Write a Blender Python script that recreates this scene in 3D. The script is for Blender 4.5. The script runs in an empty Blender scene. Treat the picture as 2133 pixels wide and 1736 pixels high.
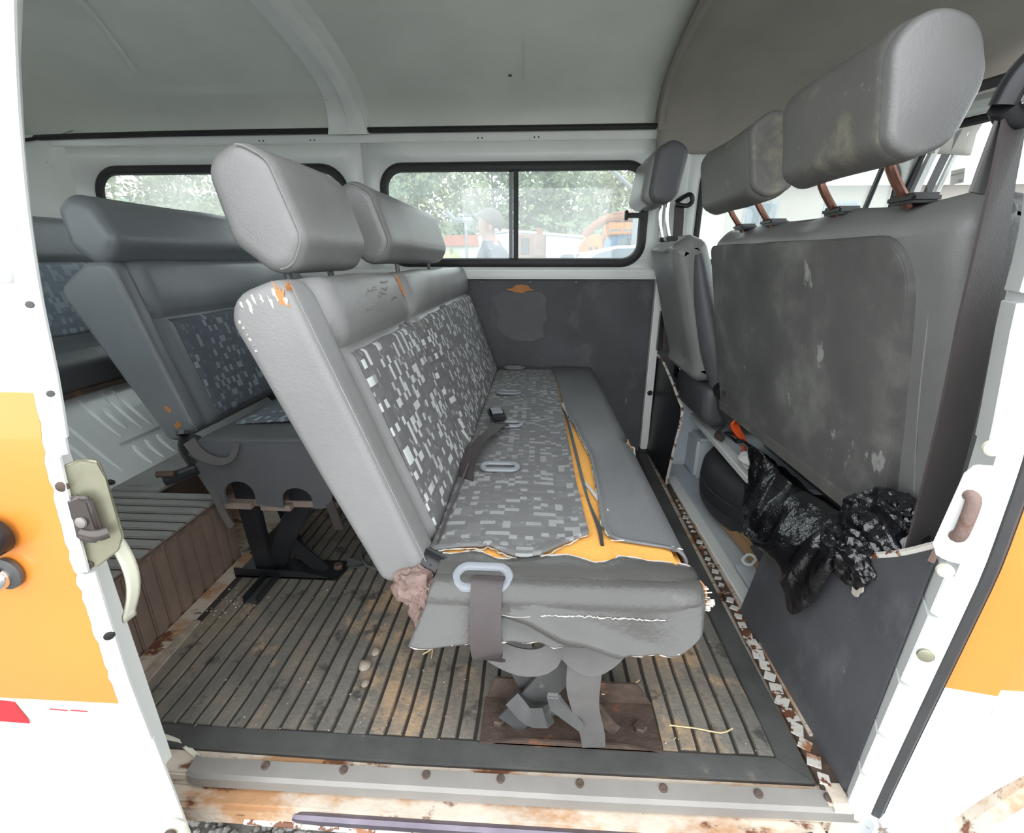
import bpy, bmesh, math, random
from math import sin, cos, pi, radians, sqrt, exp
from mathutils import Vector, Matrix, noise
R = random.Random(7)
C = bpy.context.scene.collection
S = bpy.context.scene
# ---------------------------------------------------------------- camera, sky, exposure
cd = bpy.data.cameras.new('camera'); cam = bpy.data.objects.new('camera', cd); C.objects.link(cam)
cam.location = (0, 0, .78); cam.rotation_euler = (radians(90 - 18.7), 0, radians(3.06))
cd.sensor_width = 36; cd.lens = 956 / 2133 * 36; cd.clip_start = .02; cd.clip_end = 300
S.camera = cam
S.view_settings.view_transform = 'Standard'; S.view_settings.look = 'None'
S.view_settings.gamma = 1; S.view_settings.use_curve_mapping = False
S.view_settings.exposure = 1.85
w = bpy.data.worlds.new('overcast'); S.world = w; w.use_nodes = True
w.node_tree.nodes['Background'].inputs[0].default_value = (.93, .97, 1, 1)
w.node_tree.nodes['Background'].inputs[1].default_value = 1.0
S.cycles.max_bounces = 10; S.cycles.diffuse_bounces = 6; S.cycles.transparent_max_bounces = 16

# ---------------------------------------------------------------- materials
MATS = {}
def M(name, col, rough=.5, metal=0., var=.12, scale=6., bump=0., bscale=60., layers=(), coat=0., spec=.5):
    """procedural: base colour with broad tone variation, layers of (colour, scale, threshold, softness, stretch) wear, noise bump"""
    m = bpy.data.materials.new(name); m.use_nodes = True; nt = m.node_tree; N = nt.nodes; L = nt.links
    b = N['Principled BSDF']; b.inputs['Roughness'].default_value = rough; b.inputs['Metallic'].default_value = metal
    b.inputs['Coat Weight'].default_value = coat; b.inputs['Specular IOR Level'].default_value = spec
    geo = N.new('ShaderNodeNewGeometry'); pos = geo.outputs['Position']
    def nz(sc, detail=4, st=None, rg=.55):
        t = N.new('ShaderNodeTexNoise'); t.inputs['Scale'].default_value = sc; t.inputs['Detail'].default_value = detail
        t.inputs['Roughness'].default_value = rg
        if st:
            v = N.new('ShaderNodeVectorMath'); v.operation = 'MULTIPLY'; v.inputs[1].default_value = st
            L.new(pos, v.inputs[0]); L.new(v.outputs[0], t.inputs['Vector'])
        else: L.new(pos, t.inputs['Vector'])
        return t.outputs[0]
    r = N.new('ShaderNodeMapRange'); L.new(nz(scale), r.inputs[0]); r.inputs[1].default_value = .3; r.inputs[2].default_value = .7
    r.inputs[3].default_value = 1 - var; r.inputs[4].default_value = 1 + var
    mx = N.new('ShaderNodeVectorMath'); mx.operation = 'SCALE'; mx.inputs[0].default_value = col[:3]; L.new(r.outputs[0], mx.inputs['Scale'])
    out = mx.outputs[0]
    for ly in layers:
        lc, lsc, th, soft = ly[:4]; st = ly[4] if len(ly) > 4 else None
        f = N.new('ShaderNodeMapRange'); L.new(nz(lsc, 6, st, .65), f.inputs[0]); f.inputs[1].default_value = th; f.inputs[2].default_value = th + soft
        if len(ly) > 5: f.inputs[4].default_value = ly[5]
        x = N.new('ShaderNodeMix'); x.data_type = 'RGBA'; L.new(f.outputs[0], x.inputs[0]); L.new(out, x.inputs[6]); x.inputs[7].default_value = (*lc, 1)
        out = x.outputs[2]
    L.new(out, b.inputs['Base Color'])
    if bump:
        bp = N.new('ShaderNodeBump'); bp.inputs['Strength'].default_value = bump; bp.inputs['Distance'].default_value = .01
        L.new(nz(bscale, 5), bp.inputs['Height']); L.new(bp.outputs[0], b.inputs['Normal'])
    MATS[name] = m; return m

def fabric(name, base, light, mid, contrast, cell=(.0115, .0165), p=.72):
    """woven cloth with a random mosaic of small pale rectangles, laid out in the UV plane of the panel (metres)"""
    m = bpy.data.materials.new(name); m.use_nodes = True; nt = m.node_tree; N = nt.nodes; L = nt.links; b = N['Principled BSDF']
    b.inputs['Roughness'].default_value = .85; b.inputs['Sheen Weight'].default_value = .08
    uv = N.new('ShaderNodeUVMap')
    def snap(c, off):
        d = N.new('ShaderNodeVectorMath'); d.operation = 'DIVIDE'; d.inputs[1].default_value = (*c, 1)
        a = N.new('ShaderNodeVectorMath'); a.operation = 'ADD'; a.inputs[1].default_value = off
        f = N.new('ShaderNodeVectorMath'); f.operation = 'FLOOR'; fr = N.new('ShaderNodeVectorMath'); fr.operation = 'FRACTION'
        wn = N.new('ShaderNodeTexWhiteNoise'); wn.noise_dimensions = '2D'
        L.new(uv.outputs[0], d.inputs[0]); L.new(d.outputs[0], a.inputs[0]); L.new(a.outputs[0], f.inputs[0]); L.new(a.outputs[0], fr.inputs[0])
        L.new(f.outputs[0], wn.inputs['Vector']); return wn.outputs['Value'], fr.outputs[0]
    def thr(v, t, s=.001, a=0., c=1.):
        r = N.new('ShaderNodeMapRange'); L.new(v, r.inputs[0]); r.inputs[1].default_value = t; r.inputs[2].default_value = t + s
        r.inputs[3].default_value = a; r.inputs[4].default_value = c; return r.outputs[0]
    def mix(fac, a, c):
        x = N.new('ShaderNodeMix'); x.data_type = 'RGBA'; L.new(fac, x.inputs[0])
        if isinstance(a, tuple): x.inputs[6].default_value = (*a, 1)
        else: L.new(a, x.inputs[6])
        x.inputs[7].default_value = (*c, 1); return x.outputs[2]
    v1, f1 = snap(cell, (0, 0, 0)); v2, f2 = snap((cell[0] * .5, cell[1] * .5), (.5, .25, 0)); v3, f3 = snap((cell[0] * 2, cell[1]), (.3, .5, 0))
    c0 = mix(thr(v3, .62, .05, 0, .6), base, mid)
    c1 = mix(thr(v1, p, .04, 0, contrast), c0, light)
    c2 = mix(thr(v2, .95, .03, 0, contrast * .5), c1, light)
    nz = N.new('ShaderNodeTexNoise'); nz.inputs['Scale'].default_value = 7; L.new(uv.outputs[0], nz.inputs['Vector'])
    g = N.new('ShaderNodeMix'); g.data_type = 'RGBA'; g.blend_type = 'MIX'; L.new(thr(nz.outputs[0], .4, .4, 0, .4), g.inputs[0]); L.new(c2, g.inputs[6]); g.inputs[7].default_value = (*mid, 1)
    L.new(g.outputs[2], b.inputs['Base Color'])
    n2 = N.new('ShaderNodeTexNoise'); n2.inputs['Scale'].default_value = 900; L.new(uv.outputs[0], n2.inputs['Vector'])
    bp = N.new('ShaderNodeBump'); bp.inputs['Strength'].default_value = .25; bp.inputs['Distance'].default_value = .002; L.new(n2.outputs[0], bp.inputs['Height']); L.new(bp.outputs[0], b.inputs['Normal'])
    MATS[name] = m; return m

def glass(name, veil=.2, tint=(.93, .97, .96)):
    """veiled pane: mostly clear, with a translucent white veil mixed in to imitate haze over the view, and a reflection"""
    m = bpy.data.materials.new(name); m.use_nodes = True; nt = m.node_tree; N = nt.nodes; L = nt.links
    N.remove(N['Principled BSDF']); o = N['Material Output']
    t = N.new('ShaderNodeBsdfTransparent'); t.inputs[0].default_value = (*tint, 1)
    d = N.new('ShaderNodeBsdfTranslucent'); d.inputs[0].default_value = (.9, .93, .92, 1)
    g = N.new('ShaderNodeBsdfGlossy'); g.inputs['Roughness'].default_value = .02
    nz = N.new('ShaderNodeTexNoise'); nz.inputs['Scale'].default_value = 3; geo = N.new('ShaderNodeNewGeometry'); L.new(geo.outputs['Position'], nz.inputs['Vector'])
    mr = N.new('ShaderNodeMapRange'); L.new(nz.outputs[0], mr.inputs[0]); mr.inputs[1].default_value = .3; mr.inputs[2].default_value = .7; mr.inputs[3].default_value = veil * .6; mr.inputs[4].default_value = veil * 1.4
    a = N.new('ShaderNodeMixShader'); L.new(mr.outputs[0], a.inputs[0]); L.new(t.outputs[0], a.inputs[1]); L.new(d.outputs[0], a.inputs[2])
    b = N.new('ShaderNodeMixShader'); b.inputs[0].default_value = .05; L.new(a.outputs[0], b.inputs[1]); L.new(g.outputs[0], b.inputs[2]); L.new(b.outputs[0], o.inputs[0])
    MATS[name] = m; return m

RUST = (.16, .06, .03); DIRT = (.28, .18, .1)
M('van_white', (.81, .83, .80), .35, var=.05, scale=4, coat=.2, layers=[((.3, .27, .23), 22, .7, .06)])
M('van_white_clean', (.80, .82, .81), .3, var=.03, coat=.3)
M('cab_floor_white', (.62, .67, .71), .4, var=.06, layers=[((.22, .16, .12), 14, .66, .05), (RUST, 40, .72, .03)])
M('headliner', (.72, .74, .685), .22, var=.07, scale=3, bump=.04, bscale=20)
M('front_headliner', (.32, .295, .26), .8, var=.12, scale=3, bump=.15, bscale=160)
M('orange_paint', (.8, .27, .045), .35, var=.03, coat=.3)
M('red_tape', (.75, .02, .03), .4, var=.05)
M('rubber_black', (.012, .012, .013), .5, var=.2)
M('seal_rubber', (.05, .05, .052), .6, var=.2, scale=20)
M('vinyl_cover', (.085, .083, .078), .27, var=.12, scale=7, bump=.15, bscale=120, layers=[((.2, .19, .17), 12, .64, .12, None, .4)])
M('vinyl', (.215, .212, .21), .34, var=.12, scale=5, bump=.12, bscale=260, layers=[((.32, .31, .3), 9, .62, .15, None, .35)])
M('vinyl_blue', (.2, .213, .23), .33, var=.1, scale=5, bump=.1, bscale=260)
M('vinyl_worn', (.235, .225, .215), .45, var=.16, scale=8, bump=.3, bscale=60, layers=[((.4, .37, .33), 14, .66, .08, None, .6)])
M('vinyl_front', (.15, .152, .158), .42, var=.12, scale=6, bump=.12, bscale=200)
M('vinyl_dark', (.105, .108, .115), .45, var=.15, scale=6, bump=.12, bscale=200)
M('vinyl_mold', (.155, .15, .14), .5, var=.12, scale=8, bump=.15, bscale=200, layers=[((.36, .33, .24), 11, .56, .14, (1, 1, 1), .6), ((.4, .39, .35), 50, .66, .05, None, .5)])
M('seat_back_board', (.12, .119, .113), .7, var=.22, scale=7, bump=.1, bscale=200, layers=[((.27, .27, .25), 7, .52, .2, (1, 1, 1), .6), ((.4, .4, .38), 17, .66, .04, (1, 1, .45), .75), ((.07, .07, .07), 5, .55, .15, None, .6)])
M('board_dark', (.08, .082, .09), .6, var=.2, scale=5, bump=.08, bscale=120, layers=[((.19, .19, .2), 8, .55, .2, (1, 1, .6), .6), ((.4, .39, .38), 22, .68, .04, (1, 1, .5), .7)])
M('board_black', (.012, .013, .016), .45, var=.3)
M('board_patch', (.13, .13, .135), .7, var=.1)
M('fibre_edge', (.5, .46, .4), .8, var=.2, scale=40)
M('torn_board', (.55, .24, .09), .85, var=.15, scale=30)
M('foam', (.82, .4, .09), .9, var=.1, scale=14, bump=.3, bscale=250, layers=[((.55, .25, .07), 20, .62, .1)])
M('thread_white', (.5, .48, .44), .8, var=.08)
M('wood_ply', (.27, .21, .175), .7, var=.15, scale=30)
M('rubber_mat', (.17, .16, .138), .75, var=.3, scale=5, bump=.25, bscale=140, layers=[((.28, .225, .17), 6, .47, .14, (1, .7, 1), .8), ((.5, .34, .2), 5, .54, .07, (1, .8, 1), .75), ((.035, .034, .034), 16, .56, .1, None, .75), ((.4, .34, .28), 60, .68, .05, None, .7)])
M('mat_groove', (.045, .04, .035), .8, var=.3, layers=[((.2, .14, .09), 6, .58, .1, None, .6)])
M('mat_border', (.075, .075, .072), .7, var=.3, scale=9, bump=.1, layers=[((.3, .25, .19), 9, .62, .12, None, .6)])
M('platform_rubber', (.30, .295, .28), .6, var=.15, scale=5, bump=.1, layers=[((.1, .09, .08), 9, .6, .1, (.3, 1, 1), .6)])
M('platform_face', (.19, .135, .105), .75, var=.25, scale=6, bump=.15, layers=[((.3, .23, .17), 12, .62, .1, (1, 1, .3), .6)])
M('rusty_paint', (.6, .52, .43), .6, var=.12, scale=12, bump=.2, bscale=60, layers=[((.42, .2, .07), 7, .5, .1, (.6, 1, 1), .85), (RUST, 13, .56, .05, (.6, 1, 1))])
M('chipped_white', (.68, .65, .6), .55, var=.1, bump=.2, layers=[(RUST, 26, .53, .03), ((.35, .15, .07), 12, .6, .06)])
M('rust_metal', (.1, .07, .056), .65, metal=.3, var=.3, scale=20, bump=.3, bscale=90, layers=[((.28, .12, .06), 14, .58, .08)])
M('rust_pink', (.2, .135, .115), .6, var=.25, scale=25, bump=.4, bscale=50, layers=[((.16, .09, .07), 18, .58, .05)])
M('aluminium', (.27, .255, .235), .5, metal=.25, var=.12, scale=8, layers=[((.3, .24, .18), 10, .66, .1, (.3, 1, 1), .6)])
M('bare_rail', (.16, .14, .17), .3, metal=.8, var=.25, scale=14)
M('steel_black', (.022, .023, .026), .38, metal=.2, var=.3, scale=10, layers=[((.25, .22, .2), 40, .74, .03)])
M('steel_grey', (.1, .1, .1), .45, metal=.4, var=.2, scale=16, layers=[((.3, .28, .27), 22, .64, .08, None, .7)])
M('chrome', (.75, .75, .75), .15, metal=1, var=.03)
M('copper_rod', (.3, .15, .11), .25, metal=.8, var=.1)
M('plastic_grey', (.23, .245, .27), .35, var=.06)
M('plastic_black', (.015, .015, .017), .3, var=.2)
M('belt', (.058, .046, .046), .5, var=.1, scale=30, bump=.1, bscale=400)
M('belt_old', (.115, .11, .107), .65, var=.2, scale=12, bump=.1, bscale=400)
M('latch_olive', (.3, .29, .21), .35, metal=.4, var=.15, scale=18, layers=[((.3, .22, .16), 22, .66, .08)])
M('catch_dark', (.1, .085, .08), .25, metal=.4, var=.2)
M('cream', (.72, .72, .58), .35, var=.04)
M('bag_black', (.006, .006, .008), .13, var=.2, spec=.9, bump=.9, bscale=24)
M('tyre', (.028, .029, .031), .6, var=.2, scale=14, layers=[((.1, .1, .1), 20, .64, .1, None, .6)])
M('cardboard', (.42, .26, .13), .8, var=.1, scale=8)
M('orange_strap', (.85, .1, .02), .6, var=.12, scale=40)
M('cloth_white', (.7, .68, .68), .8, var=.08)
M('straw', (.62, .5, .28), .7, var=.1)
M('crumb', (.36, .3, .24), .8, var=.25, scale=60)
M('paper', (.62, .58, .52), .7, var=.05)
M('print_brown', (.22, .14, .1), .7, var=.1)
M('gravel', (.26, .25, .235), .9, var=.3, scale=30, bump=.5, bscale=90, layers=[((.15, .145, .14), 14, .58, .1)])
M('pebble', (.34, .33, .315), .8, var=.45, scale=16)
M('grass', (.32, .38, .12), .9, var=.3, scale=2)
for i, c in enumerate([(.16, .22, .1), (.22, .26, .11), (.13, .2, .12), (.28, .3, .14)]): M('leaf_%d' % i, (c[0] * .8, c[1] * .8, c[2] * .85), .7, var=.45, scale=1.2)
M('bark', (.2, .16, .12), .9, var=.3)
M('skin', (.26, .135, .1), .5, var=.06)
M('hair_grey', (.075, .065, .06), .6, var=.3, scale=60)
M('jacket', (.06, .07, .1), .8, var=.1)
M('trousers', (.05, .05, .06), .8, var=.1)
M('car_white', (.5, .52, .54), .2, var=.02, coat=.5)
M('car_glass', (.05, .085, .12), .05, var=.1, spec=.9)
M('tail_red', (.7, .03, .04), .3, var=.05)
M('machine_orange', (.5, .19, .03), .5, var=.2, scale=3, layers=[((.35, .14, .06), 4, .55, .1)])
M('machine_rust', (.25, .1, .05), .8, var=.2, scale=3)
M('truck_blue', (.06, .17, .34), .35, var=.08)
M('wagon_pink', (.24, .15, .12), .7, var=.2, scale=2)
M('roof_red', (.3, .1, .07), .8, var=.15)
M('wall_beige', (.36, .32, .28), .8, var=.06, scale=2)
M('wall_white', (.75, .74, .7), .8, var=.05)
M('dark_grey', (.08, .08, .085), .5, var=.1)
fabric('fabric_back', (.105, .101, .101), (.56, .58, .57), (.14, .137, .138), .9, (.0105, .0135), .76)
fabric('fabric_seat', (.135, .134, .132), (.40, .41, .405), (.175, .175, .175), .6, (.0125, .0105), .76)
fabric('fabric_blue', (.11, .125, .15), (.36, .42, .46), (.13, .15, .18), .75, p=.78)
fabric('fabric_rear', (.19, .22, .27), (.42, .47, .52), (.24, .28, .33), .6, p=.74)
glass('veiled_glass', .13); glass('veiled_glass_pale', .18); glass('clear_glass', .1)  # white veil in the panes imitates haze washing out the view

# ---------------------------------------------------------------- object helpers
WL = {}
def WP(o): return WL.get(o.name, Vector((0, 0, 0)))
def obj(name, verts, faces, mat, parent=None, smooth=True, uvs=None, sharp=40, kind=None, bev=0., bseg=2):
    vs = [Vector(v) for v in verts]
    lo = Vector([min(v[i] for v in vs) for i in range(3)]); hi = Vector([max(v[i] for v in vs) for i in range(3)])
    c = (lo + hi) / 2
    me = bpy.data.meshes.new(name); me.from_pydata([v - c for v in vs], [], faces)
    if uvs:
        ul = me.uv_layers.new(name='UVMap')
        for l in me.loops: ul.data[l.index].uv = uvs[l.vertex_index]
    bm = bmesh.new(); bm.from_mesh(me)
    bmesh.ops.recalc_face_normals(bm, faces=bm.faces)
    if bev: bmesh.ops.bevel(bm, geom=[e for e in bm.edges if len(e.link_faces) == 2 and e.calc_face_angle(0) > .5], offset=bev, segments=bseg, affect='EDGES', clamp_overlap=True)
    bm.to_mesh(me); bm.free()
    if smooth:
        me.polygons.foreach_set('use_smooth', [True] * len(me.polygons)); me.set_sharp_from_angle(angle=radians(sharp))
    me.materials.append(MATS[mat])
    o = bpy.data.objects.new(name, me); C.objects.link(o)
    o.location = c - (WP(parent) if parent else Vector((0, 0, 0)))
    if parent: o.parent = parent
    WL[o.name] = c
    if kind: o['kind'] = kind
    return o
def thing(name, label, cat, loc, group=None):
    o = bpy.data.objects.new(name, None); o.empty_display_size = .05; C.objects.link(o); o.location = loc; WL[o.name] = Vector(loc)
    o['label'] = label; o['category'] = cat
    if group: o['group'] = group
    return o
def tag(o, label, cat, group=None):
    o['label'] = label; o['category'] = cat
    if group: o['group'] = group
    return o
def struct(name, loc=None, label=None):
    o = bpy.data.objects.new(name, None); C.objects.link(o); o.location = loc; WL[o.name] = Vector(loc); o['kind'] = 'structure'
    if label: o['label'] = label
    return o
def dup(o, loc, parent=None):
    c = o.copy(); C.objects.link(c); c.parent = parent or o.parent; c.location = Vector(loc) - (WP(c.parent) if c.parent else Vector((0, 0, 0))); WL[c.name] = Vector(loc); return c
def smooth_path(P, *ls):
    P = [Vector(p) for p in P]
    if not 3 <= len(P) <= 12: return (P, *ls)
    n = len(P); out = []; lo = [[] for _ in ls]
    for i in range(n - 1):
        a, b, c_, d = P[max(0, i - 1)], P[i], P[i + 1], P[min(n - 1, i + 2)]
        for k in range(4 if i < n - 2 else 5):
            t = k / 4; out.append(.5 * (2 * b + (c_ - a) * t + (2 * a - 5 * b + 4 * c_ - d) * t * t + (3 * b - a - 3 * c_ + d) * t ** 3))
            for q, l in enumerate(ls): lo[q].append((l[i] if t == 0 else tuple(u + (v - u) * t for u, v in zip(l[i], l[i + 1])) if isinstance(l[i], (tuple, Vector)) else l[i] + (l[i + 1] - l[i]) * t) if isinstance(l, (list, tuple)) and isinstance(l, list) else l)
    return (out, *[lo[q] if isinstance(l, list) else l for q, l in enumerate(ls)])
class MB:
    def __init__(s): s.v = []; s.f = []; s.uv = []
    def add(s, v, f, uv=None):
        n = len(s.v); s.v += [tuple(x) for x in v]; s.f += [tuple(i + n for i in q) for q in f]
        if uv: s.uv += uv
        return s
    def box(s, a, b, rot=None, piv=None):
        v = [Vector((x, y, z)) for x in (a[0], b[0]) for y in (a[1], b[1]) for z in (a[2], b[2])]
        if rot:
            p = Vector(piv) if piv else (Vector(a) + Vector(b)) / 2; v = [rot @ (q - p) + p for q in v]
        return s.add(v, [(0, 1, 3, 2), (4, 6, 7, 5), (0, 4, 5, 1), (2, 3, 7, 6), (0, 2, 6, 4), (1, 5, 7, 3)])
    def loft(s, rings, cap=True, closed=True):
        n = len(rings[0]); v = [p for r in rings for p in r]; f = []
        for i in range(len(rings) - 1):
            for j in range(n if closed else n - 1):
                k = (j + 1) % n; f.append((i * n + j, i * n + k, (i + 1) * n + k, (i + 1) * n + j))
        if cap and closed: f += [tuple(range(n)), tuple((len(rings) - 1) * n + j for j in range(n))]
        return s.add(v, f)
    def tube(s, path, r, n=8, cap=True, flat=1.):
        P, r = smooth_path(path, r); rings = []; up = None
        for i, p in enumerate(P):
            t = (P[min(i + 1, len(P) - 1)] - P[max(i - 1, 0)]).normalized()
            if up is None: up = t.orthogonal().normalized()
            up = (up - t * up.dot(t)).normalized(); b = t.cross(up); rr = r[i] if isinstance(r, (list, tuple)) else r
            rings.append([p + up * cos(2 * pi * k / n) * rr + b * sin(2 * pi * k / n) * rr * flat for k in range(n)])
        return s.loft(rings, cap)
    def strap(s, path, wdir, width, th=.0025):
        P, wdir, width = smooth_path(path, wdir, width); rings = []
        for i, p in enumerate(P):
            t = (P[min(i + 1, len(P) - 1)] - P[max(i - 1, 0)]).normalized()
            wd = wdir[i] if isinstance(wdir, list) else wdir; wd = Vector(wd); wd = (wd - t * wd.dot(t)).normalized(); nn = t.cross(wd)
            ww = width[i] if isinstance(width, list) else width
            rings.append([p + wd * ww / 2 + nn * th / 2, p - wd * ww / 2 + nn * th / 2, p - wd * ww / 2 - nn * th / 2, p + wd * ww / 2 - nn * th / 2])
        return s.loft(rings)
    def prism(s, pts, off):
        """closed polygon of 3-D points, extruded by off"""
        off = Vector(off); a = [Vector(p) for p in pts]; return s.loft([a, [p + off for p in a]])
    def disc(s, c, axis, r, h, n=14, r2=None):
        ax = Vector(axis).normalized(); u = ax.orthogonal().normalized(); v = ax.cross(u); c = Vector(c)
        ring = lambda rr, q: [c + ax * q + u * cos(2 * pi * k / n) * rr + v * sin(2 * pi * k / n) * rr for k in range(n)]
        return s.loft([ring(r, 0), ring(r, h * .7), ring(r2 if r2 is not None else r * .8, h)])
    def out(s, name, mat, parent=None, **k): return obj(name, s.v, s.f, mat, parent, uvs=s.uv or None, **k)
def box(name, a, b, mat, parent=None, bev=.003, rot=None, **k): return MB().box(a, b, rot).out(name, mat, parent, bev=bev, **k)
def grid(fn, nu, nv):
    """fn(s,t) -> point or (point, uv)"""
    v = []; uv = []; f = []
    for i in range(nu + 1):
        for j in range(nv + 1):
            r = fn(i / nu, j / nv)
            if isinstance(r, tuple) and isinstance(r[0], Vector): v.append(r[0]); uv.append(r[1])
            else: v.append(Vector(r))
    for i in range(nu):
        for j in range(nv): a = i * (nv + 1) + j; f.append((a, a + 1, a + nv + 2, a + nv + 1))
    return v, f, uv
def sheet(name, fn, nu, nv, mat, parent=None, th=0., **k):
    v, f, uv = grid(fn, nu, nv); o = obj(name, v, f, mat, parent, uvs=uv or None, **k)
    if th:
        md = o.modifiers.new('thickness', 'SOLIDIFY'); md.thickness = th; md.offset = 0
    return o
def rpoly(pts, rad, seg=6):
    """rounded polygon in 2-D; rad scalar or list"""
    n = len(pts); out = []
    for i in range(n):
        p = Vector(pts[i]); a = Vector(pts[i - 1]); b = Vector(pts[(i + 1) % n]); r = rad[i] if isinstance(rad, (list, tuple)) else rad
        da = (a - p); db = (b - p); la = da.length; lb = db.length; da /= la; db /= lb
        ang = da.angle(db); d = min(r / math.tan(ang / 2), la * .48, lb * .48); r2 = d * math.tan(ang / 2)
        if r2 < 1e-5: out.append(tuple(p)); continue
        bis = (da + db).normalized(); c = p + bis * (r2 / sin(ang / 2)); s = p + da * d - c; e = p + db * d - c
        a0 = math.atan2(s.y, s.x); a1 = math.atan2(e.y, e.x); dd = (a1 - a0 + pi) % (2 * pi) - pi
        for k in range(seg + 1): t = a0 + dd * k / seg; out.append((c.x + cos(t) * r2, c.y + sin(t) * r2))
    return out
def resample(pts, step):
    out = []; n = len(pts)
    for i in range(n):
        a = Vector(pts[i]); b = Vector(pts[(i + 1) % n]); m = max(1, int((b - a).length / step))
        for k in range(m): out.append(tuple(a.lerp(b, k / m)))
    return out
def normals2(pts):
    n = len(pts); area = sum(pts[i][0] * pts[(i + 1) % n][1] - pts[(i + 1) % n][0] * pts[i][1] for i in range(n)); sg = 1 if area > 0 else -1
    out = []
    for i in range(n):
        a = Vector(pts[i - 1]); b = Vector(pts[(i + 1) % n]); t = (b - a); t = t.normalized() if t.length > 1e-9 else Vector((1, 0)); out.append((t.y * sg, -t.x * sg))
    return out
def pad(name, prof, y0, y1, er, mat, parent, tf=lambda a, b, y: (a, y, b), disp=None, step=.02, ystep=.025, eseg=6, sharp=60, er1=None):
    """upholstered block: a closed profile (a,b) carried along y with rounded ends and optional pushing of its surface"""
    P = resample(prof, step); NN = normals2(P); rings = []; er1 = er if er1 is None else er1
    st = []
    for k in range(eseg): t = k / eseg * pi / 2; st.append((y0 + er * (1 - sin(t)), er * (1 - cos(t)))) if False else st.append((y0 + er * (1 - cos(t)), er * (1 - sin(t))))
    m = max(2, int((y1 - y0 - er - er1) / ystep))
    for k in range(m + 1): st.append((y0 + er + (y1 - y0 - er - er1) * k / m, 0))
    for k in range(eseg - 1, -1, -1): t = k / eseg * pi / 2; st.append((y1 - er1 * (1 - cos(t)), er1 * (1 - sin(t))))
    for y, ins in st:
        ring = []
        for (a, b), (na, nb) in zip(P, NN):
            d = -ins + (disp(a, b, na, nb, y) if disp else 0) + .0022 * noise.noise(Vector((a * 9, y * 8, b * 9 + 4))); ring.append(Vector(tf(a + na * d, b + nb * d, y)))
        rings.append(ring)
    mb = MB().loft(rings); return mb.out(name, mat, parent, sharp=sharp)
def blotch(name, c, u, v, ru, rv, mat, parent, seed=0, n=22, jag=.35, th=.0015, lift=0.):
    """irregular flat patch lying on a surface"""
    rr = random.Random(seed); u = Vector(u).normalized(); v = Vector(v).normalized(); nn = u.cross(v); c = Vector(c) + nn * lift; p = []
    for k in range(n): t = 2 * pi * k / n; q = 1 + rr.uniform(-jag, jag); p.append(c + u * cos(t) * ru * q + v * sin(t) * rv * q)
    return MB().prism(p, nn * th).out(name, mat, parent, smooth=False)
def torus_slot(name, c, u, v, L, W, r, mat, parent):
    """stadium-shaped ring, long axis u"""
    u = Vector(u).normalized(); v = Vector(v).normalized(); nn = u.cross(v); P = rpoly([(-L, -W), (L, -W), (L, W), (-L, W)], W * .98, 8); P = resample(P, .006); N2 = normals2(P); c = Vector(c); rings = []
    for (a, b), (na, nb) in zip(P, N2):
        ring = []
        for k in range(8):
            t = 2 * pi * k / 8; ring.append(c + u * (a + na * r * cos(t)) + v * (b + nb * r * cos(t)) + nn * r * .7 * sin(t))
        rings.append(ring)
    rings.append(rings[0]); return MB().loft(rings, cap=False).out(name, mat, parent)
def bolt(name, c, axis, r, h, mat, parent, n=6): return MB().disc(c, axis, r, h, n).out(name, mat, parent, smooth=False)
def holed(rect, holes, P, nn=48):
    """flat panel with rounded-rect holes; rect=(x0,x1,z0,z1); holes=[(x0,x1,z0,z1,r)]; P maps (x,z)->3D. strips between holes are split in cells."""
    v = []; f = []
    xs = [rect[0]]
    for i in range(len(holes) - 1): xs.append((holes[i][1] + holes[i + 1][0]) / 2)
    xs.append(rect[1])
    for i, h in enumerate(holes):
        x0, x1, z0, z1 = xs[i], xs[i + 1], rect[2], rect[3]; H = resample(rpoly([(h[0], h[2]), (h[1], h[2]), (h[1], h[3]), (h[0], h[3])], h[4], 8), .06)
        cx = (h[0] + h[1]) / 2; cz = (h[2] + h[3]) / 2; base = len(v)
        def outer(p):
            dx, dz = p[0] - cx, p[1] - cz; s = min(((x1 - cx) / dx if dx > 0 else (x0 - cx) / dx) if abs(dx) > 1e-9 else 1e9, ((z1 - cz) / dz if dz > 0 else (z0 - cz) / dz) if abs(dz) > 1e-9 else 1e9)
            return (cx + dx * s, cz + dz * s)
        cor = [(x0, z0), (x1, z0), (x1, z1), (x0, z1)]
        H2 = list(H)
        for c_ in cor:   # make sure the corners are hit
            k = min(range(len(H2)), key=lambda q: (outer(H2[q])[0] - c_[0]) ** 2 + (outer(H2[q])[1] - c_[1]) ** 2); H2[k] = (*H2[k][:2], c_)
        n = len(H2)
        for p in H2: v.append(P(*p[:2]))
        for p in H2: v.append(P(*(p[2] if len(p) > 2 else outer(p))))
        for k in range(n): j = (k + 1) % n; f.append((base + k, base + j, base + n + j, base + n + k))
    return v, f
def gasket(name, h, P, r, mat, parent, inward=(0, -1, 0), flat=.7):
    H = resample(rpoly([(h[0], h[2]), (h[1], h[2]), (h[1], h[3]), (h[0], h[3])], h[4], 8), .08); N2 = normals2(H); rings = []; iw = Vector(inward)
    for (a, b), (na, nb) in zip(H, N2):
        q = Vector(P(a, b)); t = Vector(P(a + na * .01, b + nb * .01)) - q; t.normalize(); rings.append([q + t * r * cos(2 * pi * k / 8) + iw * r * flat * sin(2 * pi * k / 8) for k in range(8)])
    rings.append(rings[0]); return MB().loft(rings, cap=False).out(name, mat, parent)
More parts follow.
